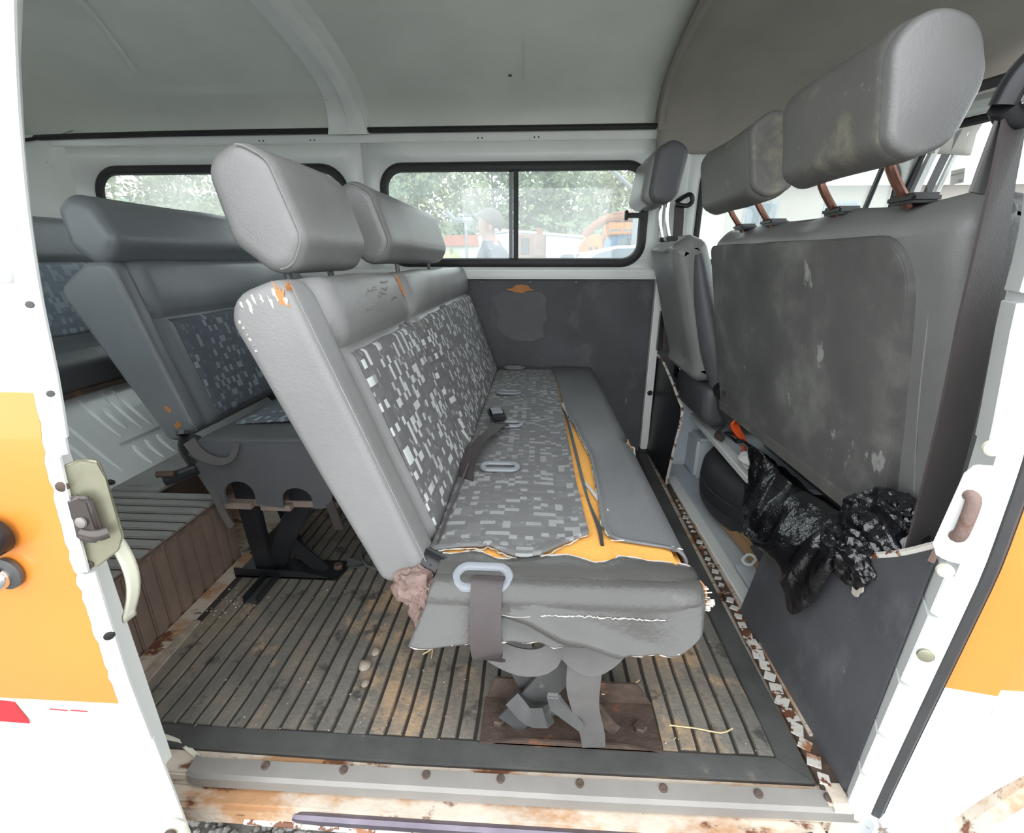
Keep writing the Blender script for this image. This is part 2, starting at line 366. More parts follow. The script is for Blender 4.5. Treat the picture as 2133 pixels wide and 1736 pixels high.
def crumple(name, c, rad, mat, parent=None, seed=0, amp=.35, freq=14., sub=4, floor=None):
    bm = bmesh.new(); bmesh.ops.create_icosphere(bm, subdivisions=sub, radius=1); off = Vector((seed * 3.7, seed * 1.3, 5)); c = Vector(c); rad = Vector(rad)
    v = []
    for p in bm.verts:
        q = p.co.copy(); a = 0; fr = freq * .12
        for o_ in range(3): a += (1 - 2 * abs(noise.noise(q * fr + off))) * amp / (1.6 ** o_); fr *= 2.1
        r = 1 - amp * .3 + a * .6; pt = Vector((q.x * rad.x * r, q.y * rad.y * r, q.z * rad.z * r)) + c
        if floor is not None and pt.z < floor: pt.z = floor
        v.append(pt)
    f = [tuple(x.index for x in q.verts) for q in bm.faces]; bm.free()
    return obj(name, v, f, mat, parent, sharp=28)
# ================================================================ THE VAN BODY (setting)
def tabf(T):
    def f(z):
        if z <= T[0][0]: return T[0][1]
        for (a, ya), (b, yb) in zip(T, T[1:]):
            if z <= b: t = (z - a) / (b - a); return ya + (yb - ya) * t
        return T[-1][1]
    return lambda z: (f(z - .02) + f(z) + f(z + .02)) / 3
Yn = tabf([(-.3, .405), (.1, .398), (.3, .393), (.45, .397), (.59, .408), (.66, .42), (.755, .43), (.83, .443), (.913, .462), (1.01, .489), (1.22, .57)])   # door skin: leans inward above the waist
Yp = tabf([(-.3, .505), (.04, .494), (.2, .486), (.35, .478), (.45, .473), (.59, .477), (.735, .50), (.8, .503), (.9, .525), (1.0, .555), (1.22, .62)])           # pillar line
# ---- ground outside
g = sheet('ground', lambda s, t: Vector((-60 + 120 * s, -12 + 72 * t, -.56)), 4, 4, 'gravel', kind='structure')
mb = MB(); rr = random.Random(3)
for i in range(2600):
    x = rr.uniform(-1.0, .6); y = rr.uniform(.55, .95); r = rr.uniform(.004, .013)
    v = [(x + r * sin(a) * rr.uniform(.7, 1.3), y + r * cos(a) * rr.uniform(.7, 1.3), -.56 + r * .5) for a in (0, 1.3, 2.5, 3.8, 5)]
    mb.add(v + [(x, y, -.56 + r * 1.3), (x, y, -.57)], [(0, 1, 5), (1, 2, 5), (2, 3, 5), (3, 4, 5), (4, 0, 5), (0, 6, 1), (1, 6, 2), (2, 6, 3), (3, 6, 4), (4, 6, 0)])
o = mb.out('gravel', 'pebble', smooth=False, kind='stuff'); tag(o, 'loose grey gravel on the ground below the door sill', 'gravel')
o = sheet('grass_bank', lambda s, t: Vector((-9 + 7.0 * s, 15 + 3.6 * t, -.62 + (1.65 + .15 * sin(s * 9)) * sin(t * pi * .5) * min(1, 6 * s, 6 * (1 - s)))), 30, 10, 'grass', kind='structure')
# ---- floor
fl = struct('floor', (-.2, 1.2, -.02))
MB().box((-2.0, .5, -.06), (.505, 1.93, -.012)).out('floor_plate', 'rusty_paint', fl, smooth=False)
# ---- far wall
wf = struct('wall_far', (-.5, 1.87, .0))
WIN1 = (-1.685, -.725, .775, 1.105, .085); WIN2 = (-.575, .385, .775, 1.105, .07)
PF = lambda x, z: (x, 1.86 + .02 * max(0, (z - .72)) * 0, z)
v, f = holed((-2.0, .455, .745, 1.20), [WIN1, WIN2], PF)
o = obj('window_band', v, f, 'van_white', wf); md = o.modifiers.new('t', 'SOLIDIFY'); md.thickness = .02; md.offset = 1
MB().box((-2.0, 1.84, .715), (.452, 1.885, .75)).out('waist_rail', 'van_white', wf, bev=.008)
MB().box((-2.0, 1.852, 1.185), (.415, 1.875, 1.212)).out('cant_rail', 'van_white', wf, bev=.003)
MB().tube([(-2.0, 1.845, 1.208), (-1.7, 1.845, 1.217), (-1.0, 1.845, 1.222), (.405, 1.845, 1.222)], .0095, 8).out('roof_gap_strip', 'rubber_black', wf)
cp = MB().box((-1.9, 1.876, -.03), (.452, 1.93, .715)).out('side_board', 'board_dark', wf, bev=.002)
# torn patch on the board
rr = random.Random(5); pts = [(-.16, .655), (-.135, .668), (-.11, .664), (.0, .665), (.02, .662), (.036, .64), (.033, .6), (.04, .56), (.02, .53), (.03, .49), (-.02, .47), (-.09, .475), (-.14, .5), (-.165, .53), (-.15, .57), (-.168, .61)]
MB().prism([(x, 1.8755, z) for x, z in pts], (0, -.0015, 0)).out('worn_patch', 'board_patch', cp, smooth=False)
pts = [(-.125, .675), (-.1, .679), (-.085, .69), (-.06, .694), (-.035, .689), (-.03, .678), (-.01, .672), (-.045, .668), (-.055, .66), (-.09, .665)]
MB().prism([(x, 1.875, z) for x, z in pts], (0, -.003, 0)).out('tear', 'torn_board', cp, smooth=False)
b0 = None
for x in (-.22, -.03, .15, .33):
    b0 = MB().disc((x, 1.876, .703), (0, -1, 0), .007, .004, 10).out('rivet', 'steel_grey', wf) if not b0 else dup(b0, (x, 1.874, .703))
b1 = None
for x in (-1.02, -1.005, -.83, -.815, -.22, -.205, -.02, -.005):
    b1 = MB().disc((x, 1.8525, 1.195), (0, -1, 0), .0028, .001, 8).out('screw_hole', 'rubber_black', wf) if not b1 else dup(b1, (x, 1.852, 1.195))
for i, (h, nm) in enumerate(((WIN1, 'window_1'), (WIN2, 'window_2'))):
    wn = struct(nm, ((h[0] + h[1]) / 2, 1.86, h[2]))
    gasket('gasket', h, PF, .017, 'rubber_black', wn)
    xm = -.085 if i else -1.13
    for a, b_, y in ((h[0], xm, 1.867), (xm, h[1], 1.872)): MB().box((a, y, h[2]), (b_, y + .003, h[3])).out('pane', 'veiled_glass_pale' if i == 0 else 'veiled_glass', wn, smooth=False)
    MB().box((xm - .009, 1.855, h[2]), (xm + .009, 1.875, h[3])).out('divider', 'rubber_black', wn, bev=.002)
    if i: MB().box((xm - .026, 1.866, h[2] + .01), (xm - .012, 1.874, h[3] - .01)).out('pane_channel', 'plastic_grey', wn, bev=.001)
    if i:
        lt = MB().box((.325, 1.842, .93), (.392, 1.862, .948)).out('catch', 'plastic_black', wn, bev=.002); MB().box((.315, 1.842, .922), (.327, 1.862, .956)).out('catch_tab', 'plastic_black', lt, bev=.002)
# white post between the passenger space and the cab, driver's side
po = struct('trim_1', (.465, 1.86, 0))
MB().box((.450, 1.835, .02), (.480, 1.87, .72)).out('post', 'van_white', po, bev=.004)
MB().box((.445, 1.838, .72), (.53, 1.872, 1.2)).out('upper_post', 'van_white', po, bev=.01)
MB().disc((.466, 1.834, .27), (0, -1, 0), .011, .002, 12).out('post_hole', 'rubber_black', po)
# ---- rear end
wr = struct('wall_rear', (-2.0, 1.2, .2))
MB().box((-2.03, .45, .2), (-2.0, 1.9, 1.25)).out('rear_panel', 'van_white', wr, bev=.01)
sheet('corner_cowl', lambda s, t: Vector((-2.0 + .22 * (1 - cos(s * pi / 2)), 1.86 - .26 * (1 - sin(s * pi / 2)) , .72 + .5 * t)), 10, 6, 'van_white', wr)
MB().tube([(-1.99, 1.6, 1.17), (-1.93, 1.75, 1.18), (-1.86, 1.84, 1.21)], .006, 6).out('rear_seam', 'rubber_black', wr)
# ---- roof
RP = [(1.862, 1.215), (1.858, 1.245), (1.84, 1.285), (1.8, 1.325), (1.73, 1.358), (1.6, 1.392), (1.42, 1.418), (1.15, 1.43), (.9, 1.42), (.72, 1.392), (.6, 1.35), (.54, 1.29), (.515, 1.22)]
def roofpt(u, off=0., sc=1.):
    P = RP; q = u * (len(P) - 1); i = min(int(q), len(P) - 2); t = q - i
    def cr(a, b, c_, d): return .5 * (2 * b + (c_ - a) * t + (2 * a - 5 * b + 4 * c_ - d) * t * t + (3 * b - a - 3 * c_ + d) * t ** 3)
    g = lambda k: P[max(0, min(len(P) - 1, k))]
    y = cr(g(i - 1)[0], g(i)[0], g(i + 1)[0], g(i + 2)[0]); z = cr(g(i - 1)[1], g(i)[1], g(i + 1)[1], g(i + 2)[1])
    n = Vector((1.19 - y, 1.05 - z)).normalized(); return y + n.x * off, z + n.y * off
ce = struct('ceiling', (-.5, 1.2, 1.4))
def rf(s, t):
    x = -2.03 + 2.45 * s; y, z = roofpt(t); k = max(0, (-1.55 - x) / .48); z -= .12 * k * k * (1 if z > 1.25 else .5); return Vector((x, y, z))
o = sheet('roof_skin', rf, 24, 48, 'headliner', ce); md = o.modifiers.new('t', 'SOLIDIFY'); md.thickness = .03; md.offset = 1
def ribx(x0, x1, off0, off1, nm, mat):
    rings = []
    for i in range(61):
        u = i / 60; a = .004; y0, z0 = roofpt(u, -.004); y1, z1 = roofpt(u, off0); y2, z2 = roofpt(u, off1); m = (x1 - x0)
        rings.append([Vector((x0, y0, z0)), Vector((x0 + .006, y1, z1)), Vector((x0 + m * .42, y1, z1)), Vector((x0 + m * .5, y2, z2)), Vector((x0 + m * .68, y2, z2)), Vector((x0 + m * .76, y1, z1)), Vector((x1 - .006, y1, z1)), Vector((x1, y0, z0))])
    return MB().loft(rings).out(nm, mat, ce, sharp=25)
ribx(-.745, -.605, .018, .042, 'roof_bow', 'van_white')
rings = []
for i in range(17):
    u = i / 16 * .235; y0, z0 = roofpt(u, -.004); y1, z1 = roofpt(u, .038 - .02 * (i / 16)); e = .006 * (1 - i / 16); rings.append([Vector((-.757 + .012 * i / 16, y0, z0)), Vector((-.752 + .012 * i / 16, y1, z1)), Vector((-.610 - .02 * i / 16, y1, z1)), Vector((-.602 - .02 * i / 16, y0, z0))])
MB().loft(rings).out('bow_foot', 'van_white', ce, sharp=25)
MB().tube([(-1.315, 1.70, 1.366), (-1.25, 1.55, 1.398), (-1.19, 1.41, 1.414), (-1.1, 1.2, 1.424)], .009, 6).out('roof_seam', 'van_white_clean', ce)
MB().tube([(-.049, *roofpt(.42, .001)), (-.052, *roofpt(.36, .001)), (-.056, *roofpt(.3, .001))], .003, 6).out('roof_crease', 'headliner', ce)
MB().disc((-.1, *roofpt(.31)), (0, -.2, -1), .006, .002, 8).out('roof_plug', 'dark_grey', ce)
# cab headliner: thicker brown fibre board with a rolled edge
def fh(s, t):
    x = .405 + 1.05 * s; u = t; off = .03; y, z = roofpt(u, off); e = max(0, 1 - s / .035)
    if t < .07: y, z = 1.845 - .0 * t, 1.135 + (z - 1.135) * (t / .07)
    k = max(0, (x - 1.0) / .45); z -= .015 * k * k
    x -= .0; y2, z2 = roofpt(u, off - .03 * e * e); 
    return Vector((x + .05 * (1 - min(1, t / .25)) * 0, y if t < .07 else y + (y2 - y) * (e > 0), z + ((z2 - z) * (e > 0) if t >= .07 else 0)))
o = sheet('cab_headliner', fh, 40, 56, 'front_headliner', ce); md = o.modifiers.new('t', 'SOLIDIFY'); md.thickness = .012; md.offset = -1
rings = []
for i in range(49):
    u = .0 + i / 48; y0, z0 = roofpt(u, -.006); y1, z1 = roofpt(u, .034); rings.append([Vector((.404, y0, z0)), Vector((.398, (y0 + y1) / 2, (z0 + z1) / 2)), Vector((.405, y1, z1)), Vector((.47, y1, z1)), Vector((.48, y0, z0))])
MB().loft(rings).out('headliner_edge', 'front_headliner', ce)
# ---- raised rear platform
pl = struct('trim_2', (-1.0, 1.2, 0))
MB().box((-1.2, .5, -.02), (-.815, 1.05, .193)).out('platform_core', 'platform_face', pl, bev=.006)
p0 = None
for i in range(13):
    y = .56 + i * .038
    p0 = MB().box((-.816, y, .0), (-.808, y + .028, .185)).out('face_rib', 'platform_face', pl, bev=.003) if not p0 else dup(p0, (-.812, y + .014, .0925))
p0 = None
for i in range(15):
    y = .52 + i * .035
    p0 = MB().box((-1.14, y, .192), (-.815, y + .028, .199)).out('tread_strip', 'platform_rubber', pl, bev=.003) if not p0 else dup(p0, (-.9775, y + .014, .1955))
MB().box((-2.0, 1.045, .0), (-1.02, 1.88, .19)).out('platform_back', 'platform_face', pl, bev=.006)
MB().box((-1.2, 1.045, .19), (-1.0, 1.5, .2)).out('platform_top_back', 'platform_rubber', pl, bev=.003)
# rusty edging where platform meets the mat
MB().prism([(-.806, .56, .0), (-.806, 1.05, .0), (-.772, 1.05, .0), (-.765, .56, .0)], (0, 0, .006)).out('edge_strip', 'rusty_paint', pl, smooth=False)
MB().prism([(-.765, .56, .0), (-.77, .80, .0), (-.752, .80, .0), (-.74, .56, .0)], (0, 0, .007)).out('bare_strip', 'crumb', pl, smooth=False)
# white pressed panel below the rearmost seat
pn = struct('trim_3', (-1.2, 1.2, .2))
PB = lambda y, b, h=0: Vector((-1.135 - .40 * b + h * .45, y, .198 + .45 * b + h * .9))   # b 0..~.5 up the slope
def pane_(s, t): return PB(.9 + .95 * s, .5 * t)
o = sheet('engine_panel', pane_, 6, 6, 'van_white_clean', pn)
def prib(y, w_, b0_, b1_, nm='pressed_rib'):
    rings = []
    for k in range(7):
        t = k / 6; e = .35 + .65 * sin(pi * min(1, max(0, t * 3 if t < .33 else 1 if t < .67 else (1 - t) * 3)) / 2); b = b0_ + (b1_ - b0_) * t
        rings.append([PB(y - w_ / 2 * e, b, -.002), PB(y - w_ * .25 * e, b, .007 * e), PB(y + w_ * .25 * e, b, .007 * e), PB(y + w_ / 2 * e, b, -.002)])
    return MB().loft(rings).out(nm, 'van_white_clean', pn)
for y, b0_, b1_ in ((1.075, .1, .42), (1.115, .05, .42), (1.20, .2, .45), (1.235, .23, .38), (1.275, .2, .45), (1.31, .2, .45), (1.20, .02, .14), (1.245, .02, .14), (1.29, .02, .14), (1.36, .04, .4), (1.4, .04, .4), (1.46, .05, .42), (1.52, .05, .42)): prib(y, .026, b0_, b1_)
MB().prism([PB(1.17, .168, .002), PB(1.34, .168, .002), PB(1.34, .176, .002), PB(1.17, .176, .002)], (.004, 0, .006)).out('panel_step', 'van_white_clean', pn)
MB().disc(PB(1.06, .03, .001), (.45, 0, .9), .011, .003, 14).out('grommet_plug', 'rubber_black', pn)
# ---- cab floor and front end
cf = struct('floor_front', (.9, 1.2, 0))
MB().box((.505, .47, -.04), (1.5, 1.9, .0)).out('cab_floor', 'cab_floor_white', cf, smooth=False)
MB().box((.5, .88, -.012), (.535, 1.6, .012)).out('floor_flange', 'van_white', cf, bev=.003)
MB().box((.54, .52, .0), (.61, 1.07, .012)).out('floor_step', 'cab_floor_white', cf, bev=.004)
MB().box((.505, 1.72, .0), (1.5, 1.9, .30)).out('wheel_house', 'cab_floor_white', cf, bev=.015)
MB().box((.60, 1.60, .0), (1.5, 1.725, .16)).out('seat_step', 'cab_floor_white', cf, bev=.012)
MB().box((.74, 1.595, .06), (.746, 1.7, .155)).out('step_web', 'cab_floor_white', cf, bev=.002)
MB().box((.545, 1.72, .30), (1.2, 1.88, .312)).out('carpet_scrap', 'platform_face', cf, bev=.003)
brk = MB().box((.56, 1.85, .33), (.61, 1.87, .40)).out('bracket_block', 'plastic_black', cf, bev=.006); MB().disc((.585, 1.849, .365), (0, -1, 0), .009, .004, 10).out('bracket_screw', 'chrome', brk)
bar = MB().add(*(lambda m: (m.v, m.f))(MB().strap([(.615, 1.725, .215), (.60, 1.3, .213), (.59, .95, .212)], (1, 0, 0), .035, .02))).out('cross_bar', 'van_white', cf, bev=.003)
MB().box((.62, 1.1, .206), (.9, 1.6, .220)).out('seat_pan', 'cab_floor_white', cf, bev=.004)
# rusty spot-welded edge between mat and cab
ed = struct('trim_4', (.48, 1.2, 0))
MB().prism([(.455, .515, -.004), (.472, 1.0, -.004), (.486, 1.55, -.004), (.51, 1.55, -.004), (.502, 1.0, -.004), (.50, .515, -.004)], (0, 0, .007)).out('edge_plate', 'rust_metal', ed, bev=.001)
c0 = None
for i in range(34):
    y = .53 + i * .027; x = .463 + (y - .53) * .027 + R.uniform(-.002, .002)
    if not c0: c0 = MB().prism([(x - .007, y - .008, .003), (x + .008, y - .012, .003), (x + .013, y + .004, .003), (x - .002, y + .009, .003)], (0, 0, .003)).out('paint_chip', 'chipped_white', ed, smooth=False)
    else:
        c1 = dup(c0, (x + .003, y, .0045)); q = 1.2 if i < 12 else .95; c1.scale = (R.uniform(.8, 1.25) * q, R.uniform(1.1, 1.6) if i < 12 else R.uniform(.5, 1.0), R.uniform(.6, 1.2)); c1.rotation_euler = (0, 0, R.uniform(-.4, .4))
MB().prism([(.482, .60, .003), (.492, 1.0, .003), (.498, 1.5, .003), (.508, 1.5, .003), (.506, 1.0, .003), (.497, .60, .003)], (0, 0, .005)).out('pale_seam', 'rusty_paint', ed, smooth=False)
# ---- door sill
si = struct('trim_5', (0, .48, -.03))
MB().box((-.66, .49, -.035), (.52, .53, -.008)).out('sill_top', 'rusty_paint', si, bev=.003)
cs = [(.514, -.006), (.512, .0), (.490, -.004), (.485, -.009), (.484, -.026), (.489, -.026)]
rings = [[Vector((x, y + dy, z)) for y, z in cs] for x, dy in ((-.555, .004), (-.56 + .02, 0), (-.2, 0), (.1, 0), (.495, .004), (.51, .006))]
tr = MB().loft(rings).out('tread_plate', 'aluminium', si, sharp=20)
b0 = None
for x in (-.43, -.30, -.165, -.045, .08, .21, .355, .46):
    b0 = bolt('rivet', (x, .505, -.002), (0, -.2, 1), .0065, .004, 'rust_metal', tr, 12) if not b0 else dup(b0, (x, .505, .0))
MB().box((-.66, .462, -.078), (.45, .505, -.034)).out('lower_step', 'rusty_paint', si, bev=.006)
MB().tube([(-.36, .463, -.046), (-.33, .461, -.046), (.0, .46, -.046), (.37, .461, -.046), (.40, .464, -.040), (.425, .472, -.030)], [.004, .0085, .0085, .0085, .008, .003], 8).out('door_rail', 'bare_rail', si)
MB().tube([(-.45, .462, -.064), (.0, .458, -.064), (.38, .46, -.064)], .005, 6).out('rail_lip', 'chipped_white', si)
MB().box((-.7, .53, -.2), (.52, .6, -.075)).out('sill_underside', 'rust_metal', si, bev=.004)
MB().tube([(-.66, .545, .004), (-.60, .535, -.002), (-.545, .512, -.008)], .004, 6).out('door_seal_end', 'cream', si)
# ---- open sliding door (stands outside the rear body side)
d1 = struct('door_1', (-.8, .42, -.1), 'open sliding door in white with an orange band, slid back at the left of the opening')
ZS = [-.28 + i * .02 for i in range(76)]
def dskin(nm, z0, z1, mat, off, x0=-1.5, x1=-.5, jag=0., parent=None):
    n = max(2, int((z1 - z0) / .01)); rr = random.Random(int(z0 * 100) + 9); v = []; f = []
    for i in range(n + 1):
        z = z0 + (z1 - z0) * i / n; xe = x1 + (rr.uniform(-jag, jag) if jag else 0)
        for x in (x0, xe): v += [(x, Yn(z) - off, z), (x, Yn(z) + .006, z)]
    for i in range(n):
        a = i * 4; b = a + 4; f += [(a, a + 2, b + 2, b), (a + 1, b + 1, b + 3, a + 3), (a + 2, a + 3, b + 3, b + 2), (a, b, b + 1, a + 1)]
    f += [(0, 1, 3, 2), (n * 4, n * 4 + 2, n * 4 + 3, n * 4 + 1)]
    return obj(nm, v, f, mat, parent or d1)
dskin('door_skin', -.3, .76, 'van_white_clean', 0.)
v, f = holed((-1.5, -.5, .76, 1.22), [(-1.4, -.63, .80, 1.12, .07)], lambda x, z: (x, Yn(z), z)); o = obj('window_frame', v, f, 'van_white_clean', d1); md = o.modifiers.new('t', 'SOLIDIFY'); md.thickness = .01; md.offset = 0
sheet('window_pane', lambda s, t: Vector((-1.4 + .77 * s, Yn(.8 + .32 * t) + .001, .8 + .32 * t)), 2, 8, 'clear_glass', d1); gasket('window_gasket', (-1.4, -.63, .80, 1.12, .07), lambda x, z: (x, Yn(z), z), .012, 'rubber_black', d1)
dskin('orange_band', .268, .655, 'orange_paint', .0016, x1=-.503, jag=.002)
# edge return of the door with a rolled outer lip
def flange(z0, z1, w_, nm='edge_flange', mat='van_white_clean'):
    rings = []; n = max(2, int((z1 - z0) / .03))
    for i in range(n + 1):
        z = z0 + (z1 - z0) * i / n; y = Yn(z)
        rings.append([Vector((-.512, y - .001, z)), Vector((-.5015, y - .001, z)), Vector((-.499, y + .001, z)), Vector((-.4895, y + w_, z)), Vector((-.491, y + w_ + .004, z)), Vector((-.512, y + w_ + .004, z))])
    return MB().loft(rings).out(nm, mat, d1)
flange(.605, 1.22, .012); flange(.588, .605, .010, 'edge_corner'); flange(.455, .588, .001, 'edge_inner')
flange(.19, .45, .008); flange(-.3, .19, .010)
h0 = MB().disc((-.4935, .401, .365), (.7, -.7, 0), .0055, .002, 14).out('edge_hole', 'rubber_black', d1); h1 = dup(h0, (-.4935, .401, .349)); h1.scale = (.65, .65, .65)
s0 = MB().disc((-.494, .433, .74), (.8, -.6, 0), .0035, .002, 8).out('edge_rivet', 'steel_grey', d1); dup(s0, (-.494, .425, .652))
# latch
lt = MB().prism([(-0.5, 0.415, 0.575), (-0.487, 0.43, 0.5798), (-0.472, 0.433, 0.5756), (-0.464, 0.428, 0.5588), (-0.464, 0.428, 0.4868), (-0.468, 0.422, 0.4718), (-0.494, 0.414, 0.452), (-0.502, 0.41, 0.4568)], (.004, -.006, 0)).out('latch_plate', 'latch_olive', d1, bev=.002)
MB().prism([(-0.492, 0.41, 0.5438), (-0.48, 0.414, 0.5468), (-0.47, 0.415, 0.5408), (-0.468, 0.414, 0.494), (-0.474, 0.412, 0.488), (-0.49, 0.409, 0.4904), (-0.495, 0.409, 0.4988)], (.002, -.010, 0)).out('latch_case', 'catch_dark', lt, bev=.004, bseg=3)
MB().disc((-0.48, 0.4015, 0.5168), (0, -1, .1), .006, .003, 14).out('latch_rivet', 'aluminium', lt)
MB().tube([(-0.484, 0.404, 0.5036), (-0.47, 0.404, 0.5), (-0.464, 0.41, 0.5)], .007, 10).out('latch_cam', 'catch_dark', lt)
MB().disc((-0.495, 0.408, 0.5558), (.3, -1, 0), .006, .003, 10).out('latch_screw', 'rust_metal', lt); MB().disc((-0.494, 0.406, 0.4598), (.3, -1, 0), .005, .003, 10).out('lower_screw', 'rust_metal', lt)
sheet('latch_shroud', lambda s, t: Vector((-.507 + .027 * sin(min(1, s * 1.05) * pi * .9) - .006 * s + .002 * t, .43 + .016 * t, .505 - .15 * s)), 18, 4, 'cream', d1, th=.003)
cb = MB().prism([(-.515, .395, .05), (-.50, .393, .05), (-.482, .398, .03), (-.482, .398, .0), (-.515, .395, -.01)], (0, .008, 0)).out('corner_bracket', 'cream', d1, bev=.002); MB().disc((-.497, .393, .025), (.2, -1, 0), .008, .004, 10).out('corner_screw', 'rust_metal', cb)
# handle, lock and red stripe on the outer skin
YO = Yn(.4) - .002
hd = MB().disc((-.574, YO, .503), (0, -1, 0), .022, .02, 20).out('handle_boss', 'plastic_black', d1); MB().tube([(-.574, YO - .018, .503), (-.63, YO - .034, .506), (-.70, YO - .036, .507)], .013, 10).out('handle_grip', 'plastic_black', hd)
lk = MB().disc((-.577, YO, .455), (0, -1, .05), .0185, .006, 24).out('lock_ring', 'steel_grey', d1); lc_ = MB().disc((-.581, YO - .005, .453), (0, -1, .05), .0135, .012, 24).out('lock_barrel', 'chrome', lk)
MB().box((-.588, YO - .0185, .4525), (-.574, YO - .016, .454)).out('key_slot', 'dark_grey', lc_)
MB().prism([(-.74, YO - .0005, .265), (-.659, YO - .0005, .262), (-.641, YO - .0005, .2605), (-.632, YO - .0005, .226), (-.74, YO - .0005, .229)], (0, -.0012, 0)).out('reflective_tape', 'red_tape', d1, smooth=False)
for a, b_ in ((-.597, -.574), (-.570, -.548)): MB().prism([(a, YO - .0005, .2515), (b_, YO - .0005, .2505), (b_, YO - .0005, .2515), (a, YO - .0005, .2525)], (0, -.0008, 0)).out('tape_remnant', 'red_tape', d1, smooth=False)
# ---- near body side, rear part (behind the sliding door) and header
wnr = struct('wall_near', (-1.2, .5, 0))
v, f = holed((-2.03, -.56, .745, 1.22), [(-1.85, -.75, .78, 1.11, .07)], lambda x, z: (x, Yn(z) + .07, z))
o = obj('rear_window_band', v, f, 'van_white', wnr); md = o.modifiers.new('t', 'SOLIDIFY'); md.thickness = .02; md.offset = 0
sheet('rear_pane', lambda s, t: Vector((-1.85 + 1.1 * s, Yn(.78 + .33 * t) + .07, .78 + .33 * t)), 2, 8, 'clear_glass', wnr)
MB().box((-2.03, .49, -.1), (-.60, .52, .745)).out('rear_side_panel', 'van_white', wnr, bev=.004)
# ---- front pillar with seal, beside the opening
pr = struct('trim_6', (.49, .46, 0))
def pxo(z): return .485
def pill(z0, z1, pts, nm, mat, dz=.03, **k):
    n = max(2, int((z1 - z0) / dz)); rings = []
    for i in range(n + 1):
        z = z0 + (z1 - z0) * i / n; rings.append([Vector((pxo(z) + a, Yp(z) + b, z)) for a, b in pts])
    return MB().loft(rings).out(nm, mat, pr, **k)
pill(-.3, 1.22, [(.03, .05), (.008, .001), (.016, -.008), (.024, -.010), (.032, .0), (.032, .05)], 'pillar', 'van_white_clean', sharp=25)
for z0, z1 in ((-.02, .07), (.075, .155), (.16, .255), (.26, .37), (.375, .43), (.59, .74), (.75, .9)):
    pill(z0, z1, [(.022, .045), (-.002, .002), (.001, -.004), (.011, -.011), (.015, .0), (.025, .045)], 'pillar_flange', 'van_white_clean', bev=.001)
pill(-.3, 1.2, [(.026, .004), (.023, -.004), (.025, -.012), (.032, -.016), (.039, -.012), (.042, -.002), (.038, .006)], 'door_seal', 'seal_rubber')
pill(-.3, 1.2, [(.037, .006), (.038, -.006), (.044, -.009), (.047, .006)], 'seal_shadow_gap', 'rubber_black')
MB().box((.455, .489, -.06), (.492, .53, .004)).out('corner_gusset', 'rusty_paint', pr, bev=.006)
# striker for the sliding door
sk = MB().prism([(.449, .470, .4794), (.452, .4653, .5691), (.4546, .4597, .5811), (.4704, .4579, .5811), (.4741, .456, .5673), (.4704, .4532, .4748), (.463, .4532, .4655), (.453, .4653, .4655)], (.001, -.006, 0)).out('striker_plate', 'van_white', pr, bev=.002)
MB().tube([(.458, .457, .5469), (.457, .449, .5423), (.456, .449, .5043), (.457, .4551, .4979)], .0065, 10).out('striker_loop', 'rust_pink', sk)
MB().disc((.4657, .459, .600), (-.3, -1, 0), .0085, .006, 16).out('striker_screw', 'cream', pr); MB().disc((.462, .459, .4516), (-.3, -1, 0), .008, .006, 14).out('striker_boss', 'cream', pr)
MB().disc((.490, .473, .316), (-.4, -1, 0), .009, .004, 14).out('clip_plate', 'latch_olive', pr)
# ---- front door skin beside the pillar (orange over white)
d2 = struct('door_2', (.9, .44, 0), 'front door and body side in orange over white at the right of the opening')
def fskin(nm, z0, z1, mat, off, a0, a1, dz=.03, rel=True):
    n = max(2, int((z1 - z0) / dz)); rings = []
    for i in range(n + 1):
        z = z0 + (z1 - z0) * i / n; y = Yp(z) - .006 - off; x0 = pxo(z) + a0; rings.append([Vector((x0, y, z)), Vector((a1, y - .01, z)), Vector((a1, y + .012, z)), Vector((x0, y + .012, z))])
    return MB().loft(rings).out(nm, mat, d2, sharp=30)
fskin('body_post', -.3, 1.2, 'van_white_clean', 0, .045, .585)
fskin('post_band', .262, .66, 'orange_paint', .0015, .0455, .586)
fskin('door_skin', -.3, .745, 'van_white_clean', .004, .104, 1.42)
fskin('door_band', .266, .66, 'orange_paint', .0055, .105, 1.421)
MB().tube([(pxo(z) + .1, Yp(z) - .006, z) for z in (-.1, 0, .1, .2, .3, .45, .6, .74)], .0025, 6).out('door_gap', 'dark_grey', d2)
MB().prism([(.60, .466, .215), (.80, .462, .215), (.80, .462, .258), (.595, .466, .258)], (0, .012, 0)).out('swage', 'van_white_clean', d2, bev=.004)
v, f = holed((.56, 1.42, .745, 1.22), [(.62, 1.34, .78, 1.1, .06)], lambda x, z: (x, Yp(z) - .004, z))
o = obj('door_window_frame', v, f, 'van_white', d2); md = o.modifiers.new('t', 'SOLIDIFY'); md.thickness = .02; md.offset = 0
sheet('door_pane', lambda s, t: Vector((.62 + .72 * s, Yp(.78 + .32 * t) - .004, .78 + .32 * t)), 2, 8, 'clear_glass', d2); gasket('door_gasket', (.62, 1.34, .78, 1.1, .06), lambda x, z: (x, Yp(z) - .004, z), .011, 'rubber_black', d2)
# wheel arch lip
ar = []
for k in range(25):
    t = pi - .15 - k / 24 * 1.7; c_, s_ = cos(t), sin(t); rr_ = [.44, .455, .462, .45]; yy = [.475, .455, .468, .50]
    ar.append([Vector((1.05 + q * c_, y_, -.17 + q * s_)) for q, y_ in zip(rr_, yy)])
MB().loft(ar).out('wheel_arch', 'rusty_paint', d2); 
